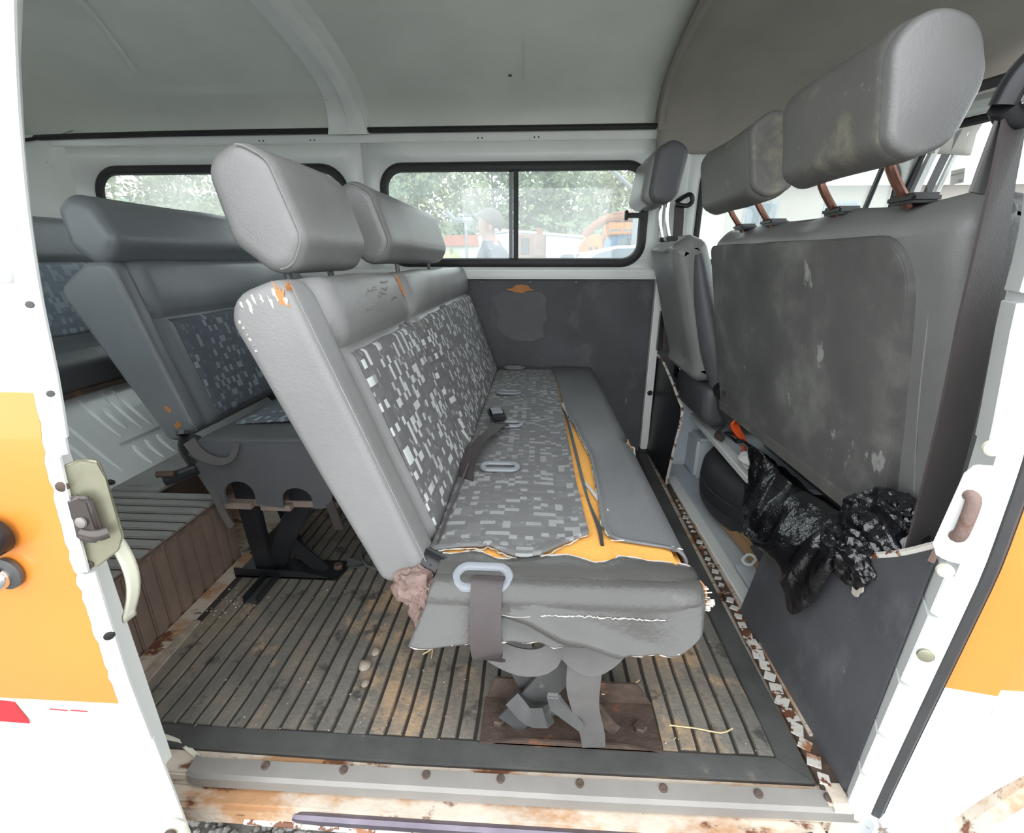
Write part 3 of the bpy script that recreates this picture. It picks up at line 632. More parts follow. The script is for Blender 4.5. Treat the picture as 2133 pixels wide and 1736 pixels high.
# ---- driver's side door and windscreen beyond the front seats
d3 = struct('door_3', (.9, 1.86, 0), 'white driver door with dark trim seen past the front seats')
WD = (.585, 1.255, .775, 1.115, .07)
v, f = holed((.53, 1.325, .72, 1.2), [WD], PF); o = obj('door_frame', v, f, 'van_white', d3); md = o.modifiers.new('t', 'SOLIDIFY'); md.thickness = .02; md.offset = 1
gasket('gasket', WD, PF, .011, 'rubber_black', d3)
MB().box((.585, 1.868, .775), (1.255, 1.872, 1.115)).out('pane', 'clear_glass', d3, smooth=False)
MB().tube([(1.13, 1.862, .775), (1.20, 1.862, 1.115)], .009, 6).out('vent_divider', 'rubber_black', d3)
MB().box((.455, 1.862, -.03), (1.4, 1.93, .72)).out('door_card', 'board_dark', d3, bev=.003)
w3 = struct('window_3', (1.45, 1.2, .8), None)
for x, wd_, m_ in ((1.268, .018, 'rubber_black'), (1.298, .03, 'van_white_clean'), (1.342, .026, 'rubber_black'), (1.372, .02, 'van_white')): MB().tube([(x, 1.858, .70), (x + .01, 1.855, .95), (x + .06, 1.84, 1.22)], wd_ / 2, 6).out('screen_pillar', m_, w3)
def ws(s, t):
    a = s * pi; x = 1.38 + .16 * sin(a) ** .6; y = 1.84 - s * 1.33; return Vector((x - .12 * t * t, y - .03 * t * (1 - 2 * s), .72 + .47 * t))
sheet('windscreen', ws, 30, 8, 'clear_glass', w3)
MB().tube([ws(i / 30, 1.0) for i in range(31)], .014, 8).out('screen_top_seal', 'rubber_black', w3); MB().tube([ws(i / 30, 1.0) + Vector((-.01, 0, .04)) for i in range(31)], .028, 8).out('screen_header', 'van_white', w3); MB().tube([ws(i / 30, 1.0) + Vector((-.03, 0, .085)) for i in range(31)], .016, 8).out('header_trim', 'dark_grey', w3)
MB().tube([ws(i / 30, 0.0) for i in range(31)], .02, 8).out('screen_base_seal', 'rubber_black', w3)
sheet('front_panel', lambda s, t: Vector((1.4 + .17 * sin(s * pi) ** .6, 1.86 - s * 1.37, .0 + .71 * t)), 20, 3, 'van_white', w3)
sp = MB().prism([(1.424, 1.845, 1.03), (1.424, 1.79, 1.03), (1.416, 1.79, 1.075), (1.416, 1.845, 1.075)], (-.002, 0, 0)).out('screen_sticker', 'paper', w3, smooth=False)
MB().box((1.415, 1.793, 1.058), (1.4165, 1.842, 1.062)).out('sticker_line', 'print_brown', sp, smooth=False); MB().box((1.417, 1.796, 1.034), (1.4195, 1.806, 1.042)).out('sticker_stamp', 'dark_grey', sp, smooth=False)
# ---- half partitions behind the front seats
q1 = struct('trim_7', (.49, .7, 0)); o = MB().prism([(.487, .515, .0), (.487, .905, -.005), (.488, .885, .08), (.489, .868, .16), (.49, .85, .215), (.49, .80, .25), (.49, .72, .29), (.49, .63, .345), (.49, .555, .404), (.49, .505, .452)], (.007, 0, 0)).out('near_partition', 'board_dark', q1, bev=.0015)
MB().tube([(.492, .60, .370), (.492, .552, .408), (.492, .505, .454)], .005, 6).out('broken_edge', 'chipped_white', q1); MB().tube([(.491, .503, .454), (.49, .505, .43)], .004, 6).out('corner_rust', 'rust_pink', q1)
blotch('chip', (.4865, .595, .325), (0, -1, 0), (0, 0, 1), .012, .02, 'fibre_edge', q1, 4, jag=.2, th=.003)
q2 = struct('trim_8', (.48, 1.6, 0)); MB().prism([(.480, 1.875, .42), (.49, 1.80, .41), (.495, 1.66, .36), (.492, 1.56, .325), (.485, 1.48, .30), (.48, 1.50, .16), (.478, 1.535, .01), (.478, 1.875, .01)], (.007, 0, 0)).out('far_partition', 'board_black', q2, bev=.0015)
MB().tube([(.483, 1.84, .425), (.49, 1.78, .412), (.496, 1.66, .365), (.494, 1.56, .33), (.487, 1.475, .302), (.482, 1.5, .16), (.48, 1.535, .01)], .005, 6).out('broken_edge', 'chipped_white', q2)
# ================================================================ BENCH SEATS
def gs(x, c, s): return exp(-((x - c) / s) ** 2)
def bench_back(T, y0, y1, prof, lob, xb, zb, dxz, mat, fmat, name_f, seamb, fb0, panels, swell=.012, edge=.07):
    """prof in local (a thickness to the front, b up); placed at (xb,zb) leaning by dxz"""
    q = sqrt(1 + dxz * dxz); U = (-dxz / q, 1 / q); N_ = (1 / q, dxz / q)
    tf = lambda a, b, y: (xb + a * N_[0] + b * U[0], y, zb + a * N_[1] + b * U[1])
    def fd(b, y):
        d = (-.012 * gs(y, lob, .03) - .012 * gs(y, lob - .019, .007) - .012 * gs(y, lob + .019, .007)) * min(1, max(0, (b - .02) / .05)) if lob else 0
        d += -.014 * gs(b, seamb, .008) * (1 if y > y0 + edge else 0)
        if y > y0 + edge: d += swell * (1 / (1 + exp(-(b - seamb - .03) / .012))) * (1 - .6 * gs(y, lob or -9, .09)) - .010 * (1 - min(1, max(0, (y - y0 - edge) / .02))) * 0
        d += -.012 * gs(y, y0 + edge, .012)
        return d
    def disp(a, b, na, nb, y): return fd(b, y) * max(0, na) ** 2 if a > -.03 else 0
    bk = pad('backrest', prof, y0, y1, .016, mat, T, tf, disp, step=.009, ystep=.008)
    fps = []
    for (ya, yb, b0, b1) in panels:
        def ff(s, t, ya=ya, yb=yb, b0=b0, b1=b1):
            y = ya + (yb - ya) * t; b = b0 + (b1 - b0) * s; e = min(1, 5 * min(s, 1 - s, t * 2, (1 - t) * 2)); return Vector(tf(.001 + .002 * e + fd(b, y), b, y)), (y, b)
        fps.append(sheet('fabric_panel', ff, 24, 28, fmat, T, th=.0015))
    return tf, bk, fd
def headrest(T, prof, y0, y1, mat, nm='headrest', er=.02, dy=0., taper=0., posts=(), pm='chrome', pb=None, disp=None):
    h = pad(nm, rpoly(prof, [.034] * len(prof), 6), y0, y1, er, mat, T, lambda a, b, y: (a + dy * (y - y0), y, b + taper * (y - y0)), disp, step=.012, ystep=.03)
    lo = min(prof, key=lambda p: p[1])
    for y in posts:
        p = MB().tube([pb(y)[0], pb(y)[1]], .0055, 8).out('headrest_post', pm, h)
    return h
# ---------------- main (middle) bench
B1 = thing('bench_seat', 'torn grey three seat bench in the middle, its slit cushion showing orange foam', 'bench seat', (.05, 1.1, 0))
BP = rpoly([(-.078, -.005), (0, 0), (0, .440), (-.096, .440)], [.024, .026, .03, .04], 6)
HP1 = [(-.352, .762), (-.318, .768), (-.298, .808), (-.330, .903), (-.372, .926), (-.421, .897), (-.402, .80)]
tf1, bk1, fd1 = bench_back(B1, .548, 1.845, BP, .995, -.148, .352, .362, 'vinyl', 'fabric_back', 'x', .335, .02, [(.635, .982, .02, .332), (1.008, 1.80, .02, .332)])
pst = lambda x: (lambda y: ((x - .005, y, .74), (x - .01, y, .80)))
h1 = headrest(B1, HP1, .615, .852, 'vinyl', posts=(.66, .80), pb=pst(-.345), pm='steel_grey'); h2 = headrest(B1, [(a - .0, b + .010) for a, b in HP1], .985, 1.60, 'vinyl', posts=(1.16, 1.5), pb=pst(-.335), pm='steel_grey')
MB().tube([tf1(.001, b / 40 * .42 + .005, .5515 + .0) for b in range(41)], .0008, 5).out('side_seam', 'vinyl_worn', bk1)
for i, hh in enumerate((h1, h2)):
    y = .6185 if i == 0 else .9885; P = resample(rpoly([(a, b + (.010 if i else 0)) for a, b in HP1], .034, 6), .008); N2 = normals2(P)
    MB().tube([(a - na * .0055, y - .0005, b - nb * .0055) for (a, b), (na, nb) in zip(P, N2)][int(len(P) * .1):int(len(P) * .62)], .0011, 5).out('piping', 'vinyl_worn', hh)
# tears on the backrest
Ub = Vector((-.34, 0, .94)); Nb = Vector((.94, 0, .34))
def onb(y, b, l=.001): return Vector(tf1(l + fd1(b, y), b, y))
blotch('foam_tear', onb(1.0, .405, .001), (0, 1, 0), Ub, .008, .022, 'torn_board', bk1, 3, jag=.3)
blotch('foam_tear', Vector(tf1(-.016, .418, .5478)), (.94, 0, .34), (-.34, 0, .94), .006, .014, 'torn_board', bk1, 8, jag=.5, th=-.0012)
blotch('foam_tear', Vector(tf1(-.004, .425, .553)), (.94, 0, .34), (.3, -.6, .6), .005, .010, 'torn_board', bk1, 9, jag=.5, th=.0015)
rr = random.Random(2)
for k in range(7):
    a = -.012 - .009 * k; blotch('peeled_vinyl', Vector(tf1(a, .428 - .012 * rr.random() + (.004 if k > 2 else -.004), .5475)), (.94, 0, .34), (-.3, 0, .94), .0012 + rr.random() * .0012, .004 + rr.random() * .006, 'thread_white', bk1, k, jag=.5, n=14, th=-.0012)
for k in range(6): blotch('frayed_backing', Vector(tf1(-.080 + .002 * rr.random(), .41 - .008 * k, .5475 + .003)), (0, 1, 0), (-.3, 0, .94), .0032, .003, 'thread_white', bk1, 20 + k, jag=.6, n=10, th=.003)
# cracks in the upper vinyl
for k in range(9):
    y = .70 + .018 * k + .02 * rr.random(); b = .365 + .05 * rr.random()
    MB().tube([onb(y + .014 * q, b + .004 * rr.uniform(-1, 1), .0005) for q in range(4)], .0011, 4).out('vinyl_crease', 'vinyl_worn', bk1)
# cushion: foam core, cloth top, vinyl front, loose end cover
ck = MB().box((-.155, .535, .292), (.222, 1.85, .3655)).out('foam_core', 'foam', B1, bev=.014, bseg=3)
def lerpt(tab, y):
    for (a, xa), (b, xb_) in zip(tab, tab[1:]):
        if y <= b: return xa + (xb_ - xa) * max(0, (y - a) / (b - a))
    return tab[-1][1]
FR = [(.595, .080), (.63, .088), (.70, .086), (.82, .082), (1.0, .081), (1.3, .078), (1.6, .075), (1.86, .064)]
FN = lambda x: .580 + .018 * sin((x + .13) * 40) * (1 if x > -.07 else .3) + (.03 * max(0, (x - .02) / .06) ** 2)
def clo(s, t):
    x0 = -.155; k = s ** 1.; yn = FN(x0 + (lerpt(FR, .62) - x0) * t); y = yn + (1.80 - yn) * k; x = x0 + (lerpt(FR, y) - x0) * t
    lift = .006 * exp(-(y - yn) / .02) + .005 * max(0, t - .9) * 10 * (1 if y < 1.3 else 0); return Vector((x, y, .3665 + lift + .005 * sin(t * pi))), (x, y)
sheet('seat_cloth', clo, 90, 24, 'fabric_seat', B1, th=.004)
VL = [(.60, .215), (.612, .165), (.622, .120), (.66, .111), (.76, .117), (.93, .122), (1.11, .105), (1.29, .082), (1.6, .077), (1.86, .066)]
def vin(s, t):
    y = .598 + 1.25 * s ** 1.2; xl = lerpt(VL, y); xf = .232 - .01 * gs(y, 1.06, .03)
    if t < .55: x = xl + (xf - .025 - xl) * t / .55; z = .369
    elif t < .8: a = (t - .55) / .25 * pi / 2; x = xf - .025 + .025 * sin(a); z = .344 + .025 * cos(a)
    else: x = xf - .006 * (t - .8) * 5; z = .344 - .11 * (t - .8) / .2
    z += .004 * exp(-abs(x - xl) / .006) * (1 if y < 1.3 else 0)
    return Vector((x, y, z))
sheet('front_vinyl', vin, 90, 26, 'vinyl_front', B1, th=.005)
sheet('rear_vinyl', lambda s, t: Vector((-.155 + .375 * t, 1.775 + .075 * s, .366 - .01 * max(0, s - .6))), 6, 12, 'vinyl_front', B1, th=.006)
# torn lining and loose white tapes in the slit
MB().strap([(.081, 1.29, .368), (.088, 1.2, .368), (.094, 1.0, .364), (.097, .84, .364), (.101, .74, .363), (.108, .66, .364), (.107, .61, .364)], (1, 0, .3), [.003, .006, .007, .006, .004, .007, .005], .010).out('torn_lining', 'plastic_black', ck)
MB().strap([(.082, 1.33, .375), (.086, 1.24, .372), (.094, 1.12, .366), (.092, 1.06, .366)], (1, 0, .5), .006, .002).out('loose_tape', 'thread_white', ck)
MB().strap([(.098, .83, .365), (.113, .765, .370), (.127, .705, .371)], (1, .6, 0), .007, .002).out('loose_tape', 'thread_white', ck)
rr = random.Random(4)
def fringe(nm, fn, n, par, r=.0016, mat='thread_white'):
    pts = [Vector(fn(k / n)) + Vector((rr.uniform(-1, 1), rr.uniform(-1, 1), rr.uniform(0, 1))) * .0015 for k in range(n + 1)]; return MB().tube(pts, [r * rr.uniform(.4, 1.5) for _ in pts], 5).out(nm, mat, par)
fringe('torn_edge', lambda t: (lerpt(VL, .63 + .66 * t), .63 + .66 * t, .3715), 70, B1, .001)
fringe('torn_edge', lambda t: (-.15 + .235 * t, FN(-.15 + .235 * t), .37), 40, B1, .001)
fringe('torn_edge', lambda t: (.12 + .105 * t, .618 - .02 * t * t, .371), 20, B1, .001)
blotch('front_tear', (.2305, 1.02, .352), (0, 1, .05), (-.4, 0, .9), .045, .009, 'torn_board', B1, 11, jag=.5, th=.003)
fringe('torn_edge', lambda t: (.231, .92 + .17 * t, .352 - .012 * sin(t * 9)), 20, B1, .003)
# end cover: vinyl flap folded over the near end, hanging down in creases
def cov(s, t):
    u = s; x = -.133 + .345 * u; edge = .572 + .006 * sin(u * 17) - .004 * sin(u * 31) - .010 * max(0, u - .75) * 4
    rnd = .5 * (1 - sqrt(max(0, 1 - max(0, (u - .8) / .2) ** 2)))
    if t < .35: q = t / .35; y = edge + (.523 - edge) * q; z = .3685 - .001 * q + .004 * sin(q * pi) - .006 * (u > .9) * (u - .9) * 10
    elif t < .55: a = (t - .35) / .2 * pi / 2; y = .523 - .026 * sin(a); z = .3435 + .026 * cos(a)
    else:
        q = (t - .55) / .45; zb = .296 - .001 * sin(u * 23) - .0015 * sin(u * 57) + .022 * max(0, (u - .86) / .14) ** 2 + .004 * sin(u * 6)
        z = .3435 + (zb - .3435) * q
        flare = .020 * q + .006 * q * sin(u * 13 + 1.2) + .003 * q * sin(u * 29) + .013 * gs(z, .335 - .11 * (u - .35), .012) * (u > .22) - .012 * gs(z, .318 - .11 * (u - .35), .014) * (u > .22)
        y = .497 - flare
    if u < .12: x -= .03 * (1 - u / .12) * max(0, (t - .35) / .65); y += .0 
    if u > .8: y += .06 * rnd; x += .024 * min(1, (u - .8) / .2) * (1 - .35 * max(0, (t - .55) / .45)) ; z -= .03 * rnd * (t < .55)
    return Vector((x, y, z))
cv = sheet('end_cover', cov, 80, 60, 'vinyl_cover', B1, th=.004)
fringe('cover_edge', lambda t: cov(t, .0) + Vector((0, .001, .001)), 60, cv, .0011)
fringe('cover_hem', lambda t: cov(t, 1.0), 60, cv, .001, 'fibre_edge')
fringe('stitching', lambda t: cov(.42 + .45 * t, .60 + .03 * t) + Vector((0, -.003, 0)), 60, cv, .0008)
MB().tube([cov(.18 + .2 * t / 10, .585 + .004 * t / 10) + Vector((0, -.002, 0)) for t in range(11)], .0012, 5).out('seam_ridge', 'vinyl_worn', cv)
MB().strap([cov(.985, .36), cov(1, .44), cov(1, .52), cov(1, .6), cov(1, .7)], (.5, .7, 0), [.006, .014, .016, .014, .004], .004).out('corner_lining', 'torn_board', cv)
for k in range(14):
    p_ = cov(1, .40 + .026 * k); MB().strap([p_ - Vector((.002, 0, 0)), p_ + Vector((.004 + .010 * rr.random(), -.002, .004 * rr.uniform(-1, 1)))], (0, .6, .8), .0015 + .003 * rr.random() ** 2, .0012).out('frayed_lining', 'thread_white', cv)
# belt slots and belts
def grom(x, y, z, L, W, r=.005, tilt=0): return torus_slot('belt_slot', (x, y, z), (1, 0, 0), (0, cos(tilt), sin(tilt)), L, W, r, 'plastic_grey', B1)
grom(-.068, .5225, .3695, .036, .0165, .0065, .35); MB().add([Vector((-.068 + a, .5225 + b * .94, .3685 + b * .34)) for a, b in rpoly([(-.034, -.013), (.034, -.013), (.034, .013), (-.034, .013)], .012, 5)], [tuple(range(24))]).out('slot_floor', 'steel_grey', B1)
for x, y in ((-.071, .862), (-.072, 1.125), (-.086, 1.43), (-.086, 1.80)):
    grom(x, y, .378, .036, .016, .0065); MB().add([Vector((x + a, y + b, .377)) for a, b in rpoly([(-.032, -.012), (.032, -.012), (.032, .012), (-.032, .012)], .011, 5)], [tuple(range(24))]).out('slot_floor', 'steel_grey', B1)
bl = MB().strap([(-.060, .528, .368), (-.060, .512, .374), (-.061, .497, .362), (-.061, .486, .34), (-.060, .475, .31), (-.057, .470, .285), (-.050, .478, .279)], (1, 0, 0), .042, .0025).out('lap_belt', 'belt', B1)
b2 = MB().strap([(-.135, .80, .36), (-.137, .86, .384), (-.128, .95, .392), (-.105, 1.03, .392), (-.088, 1.09, .39), (-.078, 1.12, .372)], [(1, -.3, .3)] * 3 + [(1, -.5, .1)] * 3, .034, .0025).out('lap_belt', 'belt', B1)
MB().box((-.122, 1.115, .385), (-.082, 1.19, .405), Matrix.Rotation(.25, 3, 'Z')).out('buckle', 'plastic_black', b2, bev=.005)
MB().box((-.120, 1.12, .403), (-.084, 1.165, .411), Matrix.Rotation(.25, 3, 'Z')).out('buckle_cover', 'plastic_grey', b2, bev=.004)
MB().strap([(-.148, .545, .36), (-.147, .66, .366), (-.142, .8, .37), (-.138, .86, .378)], (.3, 0, 1), .02, .004).out('joint_gap_strip', 'belt', B1)
# recliner joint wrapped in old tape
rc = crumple('recliner_joint', (-.165, .545, .335), (.032, .025, .026), 'rust_pink', B1, 5, .4, 10, 4); crumple('tape_wrap', (-.15, .525, .312), (.02, .018, .03), 'rust_pink', rc, 8, .45, 12, 4)
MB().tube([(-.16, .57, .36), (-.13, .555, .355)], .02, 10).out('recliner_knob', 'plastic_black', B1); MB().tube([(-.20, .57, .34), (-.185, .58, .29), (-.19, .58, .275)], .01, 8).out('hinge_arm', 'steel_black', B1)
MB().box((-.16, .60, .276), (.20, 1.84, .291)).out('seat_board', 'wood_ply', B1, bev=.002)
# floor bracket, crossed legs, hanging belts
def bracket(T, x0, x1, y0, mat, tall=.03, yd=.07):
    p = MB(); p.prism([(x0, y0, .003), (x1, y0, .003), (x1, y0 + yd, .003), (x0, y0 + yd, .003)], (0, 0, .004))
    p.prism([(x0 + .005, y0 + yd, .004), (x0 + .02, y0 + yd, .004 + tall), (x1 - .03, y0 + yd, .004 + tall), (x1 - .0, y0 + yd, .008)], (0, .004, 0)); p.prism([(x0 + .02, y0, .004), (x0 + .06, y0, .016), (x1 - .07, y0, .016), (x1 - .005, y0, .004)], (0, .004, 0))
    o = p.out('floor_bracket', mat, T, smooth=False)
    a = bolt('bolt', (x0 + .03, y0 + yd * .45, .006), (0, 0, 1), .012, .01, 'rust_metal', o); dup(a, (x1 - .03, y0 + yd * .45, .011)); return o
bracket(B1, -.085, .222, .557, 'rust_metal', .05, .085)
MB().strap([(-.03, .62, .235), (-.02, .615, .14), (.015, .605, .06), (.03, .60, .02)], (1, 0, .35), .05, .005).out('leg', 'steel_grey', B1)
MB().strap([(.10, .60, .235), (.06, .595, .15), (.0, .59, .06), (-.035, .585, .015)], (1, 0, -.3), .05, .005).out('leg', 'steel_grey', B1)
MB().strap([(.05, .60, .235), (.07, .60, .12), (.13, .59, .03), (.15, .585, .012)], (1, 0, .3), .022, .005).out('leg', 'rust_metal', B1)
MB().strap([(-.085, .53, .29), (-.06, .51, .262), (-.015, .50, .247), (.025, .505, .252), (.045, .53, .285)], (0, .35, 1), [.025, .035, .038, .038, .03], .003).out('hanging_belt', 'belt_old', B1)
MB().strap([(.045, .53, .285), (.058, .515, .258), (.088, .510, .245), (.12, .518, .262), (.14, .53, .29)], (0, .35, 1), [.03, .042, .045, .036, .025], .003).out('hanging_belt', 'belt_old', B1)
MB().strap([(.078, .515, .24), (.078, .522, .18), (.086, .535, .12), (.10, .545, .06), (.106, .55, .02)], (1, .0, .15), [.052, .05, .042, .04, .038], .003).out('hanging_belt', 'belt_old', B1)
tg = MB().prism([(.025, .54, .135), (.045, .535, .14), (.085, .53, .085), (.078, .527, .078), (.03, .535, .112)], (.0, .006, .006)).out('buckle_tongue', 'steel_grey', B1, bev=.002)
MB().strap([(-.03, .59, .075), (.0, .575, .055), (.03, .56, .072)], (0, .4, 1), .03, .02).out('rag_wrap', 'steel_grey', B1)

# ---------------- second bench behind
B2 = thing('bench_seat', 'bluish grey bench behind the torn one, with arched flap over its legs', 'bench seat', (-.65, 1.4, 0))
BP2 = rpoly([(-.085, -.01), (0, 0), (0, .425), (-.06, .435), (-.158, .40)], [.024, .026, .03, .03, .026], 6)
tf2, bk2, fd2 = bench_back(B2, 1.03, 1.845, BP2, None, -.845, .372, .265, 'vinyl_blue', 'fabric_blue', 'x', .285, .02, [(1.125, 1.82, .015, .282)], swell=.012, edge=.055)
HP2 = [(a * 1.04 - .628, b * 1.0 + .008) for a, b in [(-.352, .762), (-.318, .770), (-.285, .815), (-.322, .893), (-.362, .913), (-.408, .888), (-.398, .80)]]
headrest(B2, HP2, 1.03, 1.80, 'vinyl_blue', posts=(1.1, 1.5), pb=lambda y: ((-.985, y, .745), (-.98, y, .81)), er=.024)
blotch('foam_tear', Vector(tf2(-.040, .075, 1.029)), (1, 0, .2), (-.25, 0, .95), .011, .009, 'torn_board', bk2, 31, n=9, jag=.5, th=-.003); blotch('foam_tear', Vector(tf2(-.036, .032, 1.029)), (1, 0, .2), (-.25, 0, .95), .008, .008, 'torn_board', bk2, 33, n=9, jag=.5, th=-.003)
MB().tube([tf2(.0, b / 30 * .40 + .005, 1.034) for b in range(31)], .0012, 5).out('side_seam', 'vinyl_worn', bk2)
pad('seat_cushion', rpoly([(-.80, .28), (-.42, .28), (-.42, .375), (-.46, .40), (-.80, .385)], .02, 5), .955, 1.845, .02, 'vinyl_dark', B2)
sheet('seat_cloth', lambda s, t: (Vector((-.76 + .24 * t, 1.06 + .76 * s, .3885 + .018 * t)), (-.76 + .24 * t, 1.06 + .76 * s)), 8, 6, 'fabric_blue', B2, th=.003)
# flap with two arches
def arch(cx, w_, h_, zb): return [(cx - w_, zb)] + [(cx - w_ * cos(k / 8 * pi), zb + h_ * .45 + h_ * .55 * sin(k / 8 * pi)) for k in range(9)] + [(cx + w_, zb)]
pts = [(-.79, .385), (-.815, .345), (-.80, .30), (-.772, .228)] + arch(-.705, .036, .062, .222) + arch(-.565, .036, .055, .215) + [(-.505, .215), (-.48, .24), (-.47, .30), (-.465, .37), (-.52, .388)]
MB().prism([(x, .952, z) for x, z in pts], (0, -.006, 0)).out('end_flap', 'vinyl_dark', B2, bev=.002)
MB().strap([(-.795, .942, .388), (-.775, .936, .362), (-.74, .935, .343), (-.705, .936, .345), (-.69, .942, .365), (-.682, .945, .385)], (0, .3, 1), [.03, .026, .02, .014, .016, .018], .003).out('lap_belt', 'belt_old', B2)
MB().strap([(-.78, .95, .30), (-.765, .945, .24), (-.745, .94, .18), (-.735, .94, .165)], (1, 0, .2), .018, .003).out('loose_strap', 'belt_old', B2)
MB().strap([(-.49, .95, .24), (-.478, .948, .19), (-.472, .948, .16)], (1, 0, .1), .022, .003).out('loose_strap', 'belt', B2)
MB().box((-.765, .953, .205), (-.688, .97, .221)).out('board_end', 'wood_ply', B2, bev=.001); MB().box((-.665, .953, .203), (-.59, .97, .219)).out('board_end', 'wood_ply', B2, bev=.001)
MB().box((-.77, .97, .205), (-.48, 1.84, .222)).out('seat_base', 'wood_ply', B2, bev=.001)
MB().strap([(-.715, .985, .285), (-.715, .985, .24), (-.71, .985, .12), (-.70, .985, .01)], (1, 0, 0), [.06, .055, .05, .05], .02).out('leg', 'steel_black', B2, bev=.003)
MB().strap([(-.565, .985, .28), (-.575, .985, .22), (-.64, .99, .10), (-.68, 1.0, .01)], (1, 0, .4), [.062, .058, .05, .045], .02).out('leg', 'steel_black', B2, bev=.003)
MB().strap([(-.66, .995, .115), (-.60, .99, .06), (-.545, .985, .008)], (1, 0, .8), .04, .006).out('leg', 'steel_black', B2)
MB().strap([(-.69, 1.06, .21), (-.66, 1.05, .1), (-.63, 1.04, .01)], (1, 0, .3), .03, .006).out('leg', 'steel_black', B2)
MB().prism([(-.77, .955, .003), (-.50, .955, .003), (-.485, 1.03, .003), (-.77, 1.03, .003)], (0, 0, .006)).out('floor_bracket', 'steel_black', B2, smooth=False)
MB().prism([(-.77, .955, .005), (-.77, .955, .03), (-.59, .955, .026), (-.50, .955, .006)], (0, .004, 0)).out('bracket_lip', 'steel_black', B2, smooth=False)
bolt('bolt', (-.515, 1.0, .008), (0, 0, 1), .012, .012, 'rust_metal', B2)
MB().prism([(-.495, 1.0, .004), (-.43, 1.02, .004), (-.45, 1.03, .004), (-.50, 1.03, .016)], (0, 0, .003)).out('bracket_ear', 'steel_grey', B2, smooth=False)
for x in (-.69, -.657): MB().prism([(x, .86, .003), (x + .005, .86, .003), (x + .005, .965, .003), (x, .965, .003)], (0, 0, .022)).out('rail_side', 'steel_black', B2, bev=.002)
MB().box((-.69, .862, .003), (-.655, .965, .006)).out('rail_floor', 'steel_grey', B2, bev=.001)
lv = MB().tube([(-.795, .95, .315), (-.84, .935, .300), (-.862, .925, .293)], .014, 10).out('recline_lever', 'steel_black', B2); MB().tube([(-.835, .925, .312), (-.872, .918, .312)], .008, 8).out('lever_tip', 'rust_metal', lv)
MB().tube([(-.815, .975, .385), (-.82, .97, .36), (-.80, .965, .325)], .024, 10).out('recliner_joint', 'steel_black', B2)
MB().tube([(-.83, .972, .40), (-.828, .968, .392)], .014, 8).out('recliner_cap', 'steel_grey', B2)
# coil of wire on the floor behind the torn bench
tag(MB().tube([(-.40 + .085 * cos(t * .35) * (1 + .02 * sin(t)), 1.10 + .10 * sin(t * .35), .006 + .0015 * (t // 18)) for t in range(37)], .0035, 6).out('wire_loop', 'belt_old'), 'thin brown wire loop on the rubber mat under the torn bench', 'wire')

# ---------------- rearmost bench
B3 = thing('bench_seat', 'pale blue grey bench at the very back of the van above the white pressed panel', 'bench seat', (-1.5, 1.5, .2))
BP3 = rpoly([(-.09, 0), (0, 0), (0, .40), (-.09, .40)], [.02, .02, .03, .04], 5)
bench_back(B3, .62, 1.84, BP3, None, -1.50, .525, .18, 'vinyl_blue', 'fabric_rear', 'x', .26, .0, [(.68, 1.8, .03, .258)], swell=.006, edge=.05)
pad('seat_cushion', rpoly([(-1.55, .42), (-1.30, .42), (-1.285, .51), (-1.34, .535), (-1.55, .54)], .03, 5), .62, 1.84, .02, 'vinyl_dark', B3)
MB().tube([(-1.30, .9, .42), (-1.30, 1.3, .424), (-1.30, 1.84, .42)], .008, 6).out('cushion_piping', 'rust_metal', B3)

# ---------------- front passenger bench seen from behind
B4 = thing('front_bench_seat', 'front passenger bench seen from behind, dark backboard in grey vinyl and two headrests', 'bench seat', (.7, 1.0, 0))
bx, bz, bd = .592, .350, .20; q = sqrt(1 + bd * bd)
tf4 = lambda a, b, y: (bx + a / q - b * bd / q, y, bz + a * bd / q + b / q)
BP4 = rpoly([(0, -.005), (.13, .0), (.11, .485), (.04, .515), (.0, .485)], [.03, .04, .05, .03, .03], 6)
bk4 = pad('backrest', BP4, .595, 1.41, .03, 'vinyl', B4, tf4, lambda a, b, na, nb, y: (.004 * sin(y * 23) + .006 * gs(b, .45, .05)) if na < 0 else 0, step=.02, ystep=.03)
BB = resample(rpoly([(.685, .0), (1.395, .0), (1.40, .482), (.665, .474)], [.01, .01, .02, .075], 8), .05)
MB().prism([tf4(-.016, b, y) for y, b in BB], Vector(tf4(.004, 0, 0)) - Vector(tf4(-.016, 0, 0))).out('back_board', 'seat_back_board', B4, bev=.002)
MB().prism([tf4(-.022, .0, .70), tf4(-.022, .0, 1.39), tf4(-.022, .028, 1.39), tf4(-.022, .034, .70)], (.012, 0, 0)).out('bottom_rail', 'vinyl_mold', B4, bev=.003)
MB().tube([tf4(-.003, b / 20 * .40 + .02, .640 + .01 * sin(b / 20 * 3)) for b in range(21)], .0014, 5).out('side_seam', 'vinyl_worn', bk4)
MB().strap([tf4(-.0175, .06, 1.37), tf4(-.0175, .06, 1.34)], (0, 0, 1), .016, .003).out('board_hook', 'chrome', B4)
MB().box((.68, .62, .235), (1.1, 1.39, .40)).out('seat_cushion', 'vinyl_dark', B4, bev=.03)
HP4 = [(.425, .915), (.405, 1.03), (.445, 1.06), (.50, 1.045), (.525, .985), (.505, .915), (.46, .898)]
dd = lambda a, b, na, nb, y: 0
def hr4(y0, y1, dx=0., dz=0., ta=0.):
    hh = pad('headrest', rpoly(HP4, [.03, .06, .06, .07, .07, .05, .03], 6), y0, y1, .022, 'vinyl_mold', B4, lambda a, b, y: (a + dx + ta * (y - y0) * (b - .9) / .15, y, b + dz - .0 * (y - y0)), step=.012, ystep=.03)
    P = resample(rpoly(HP4, .03, 5), .012); return hh
hA = hr4(.672, .935); hB = hr4(1.05, 1.345, .0, -.006)
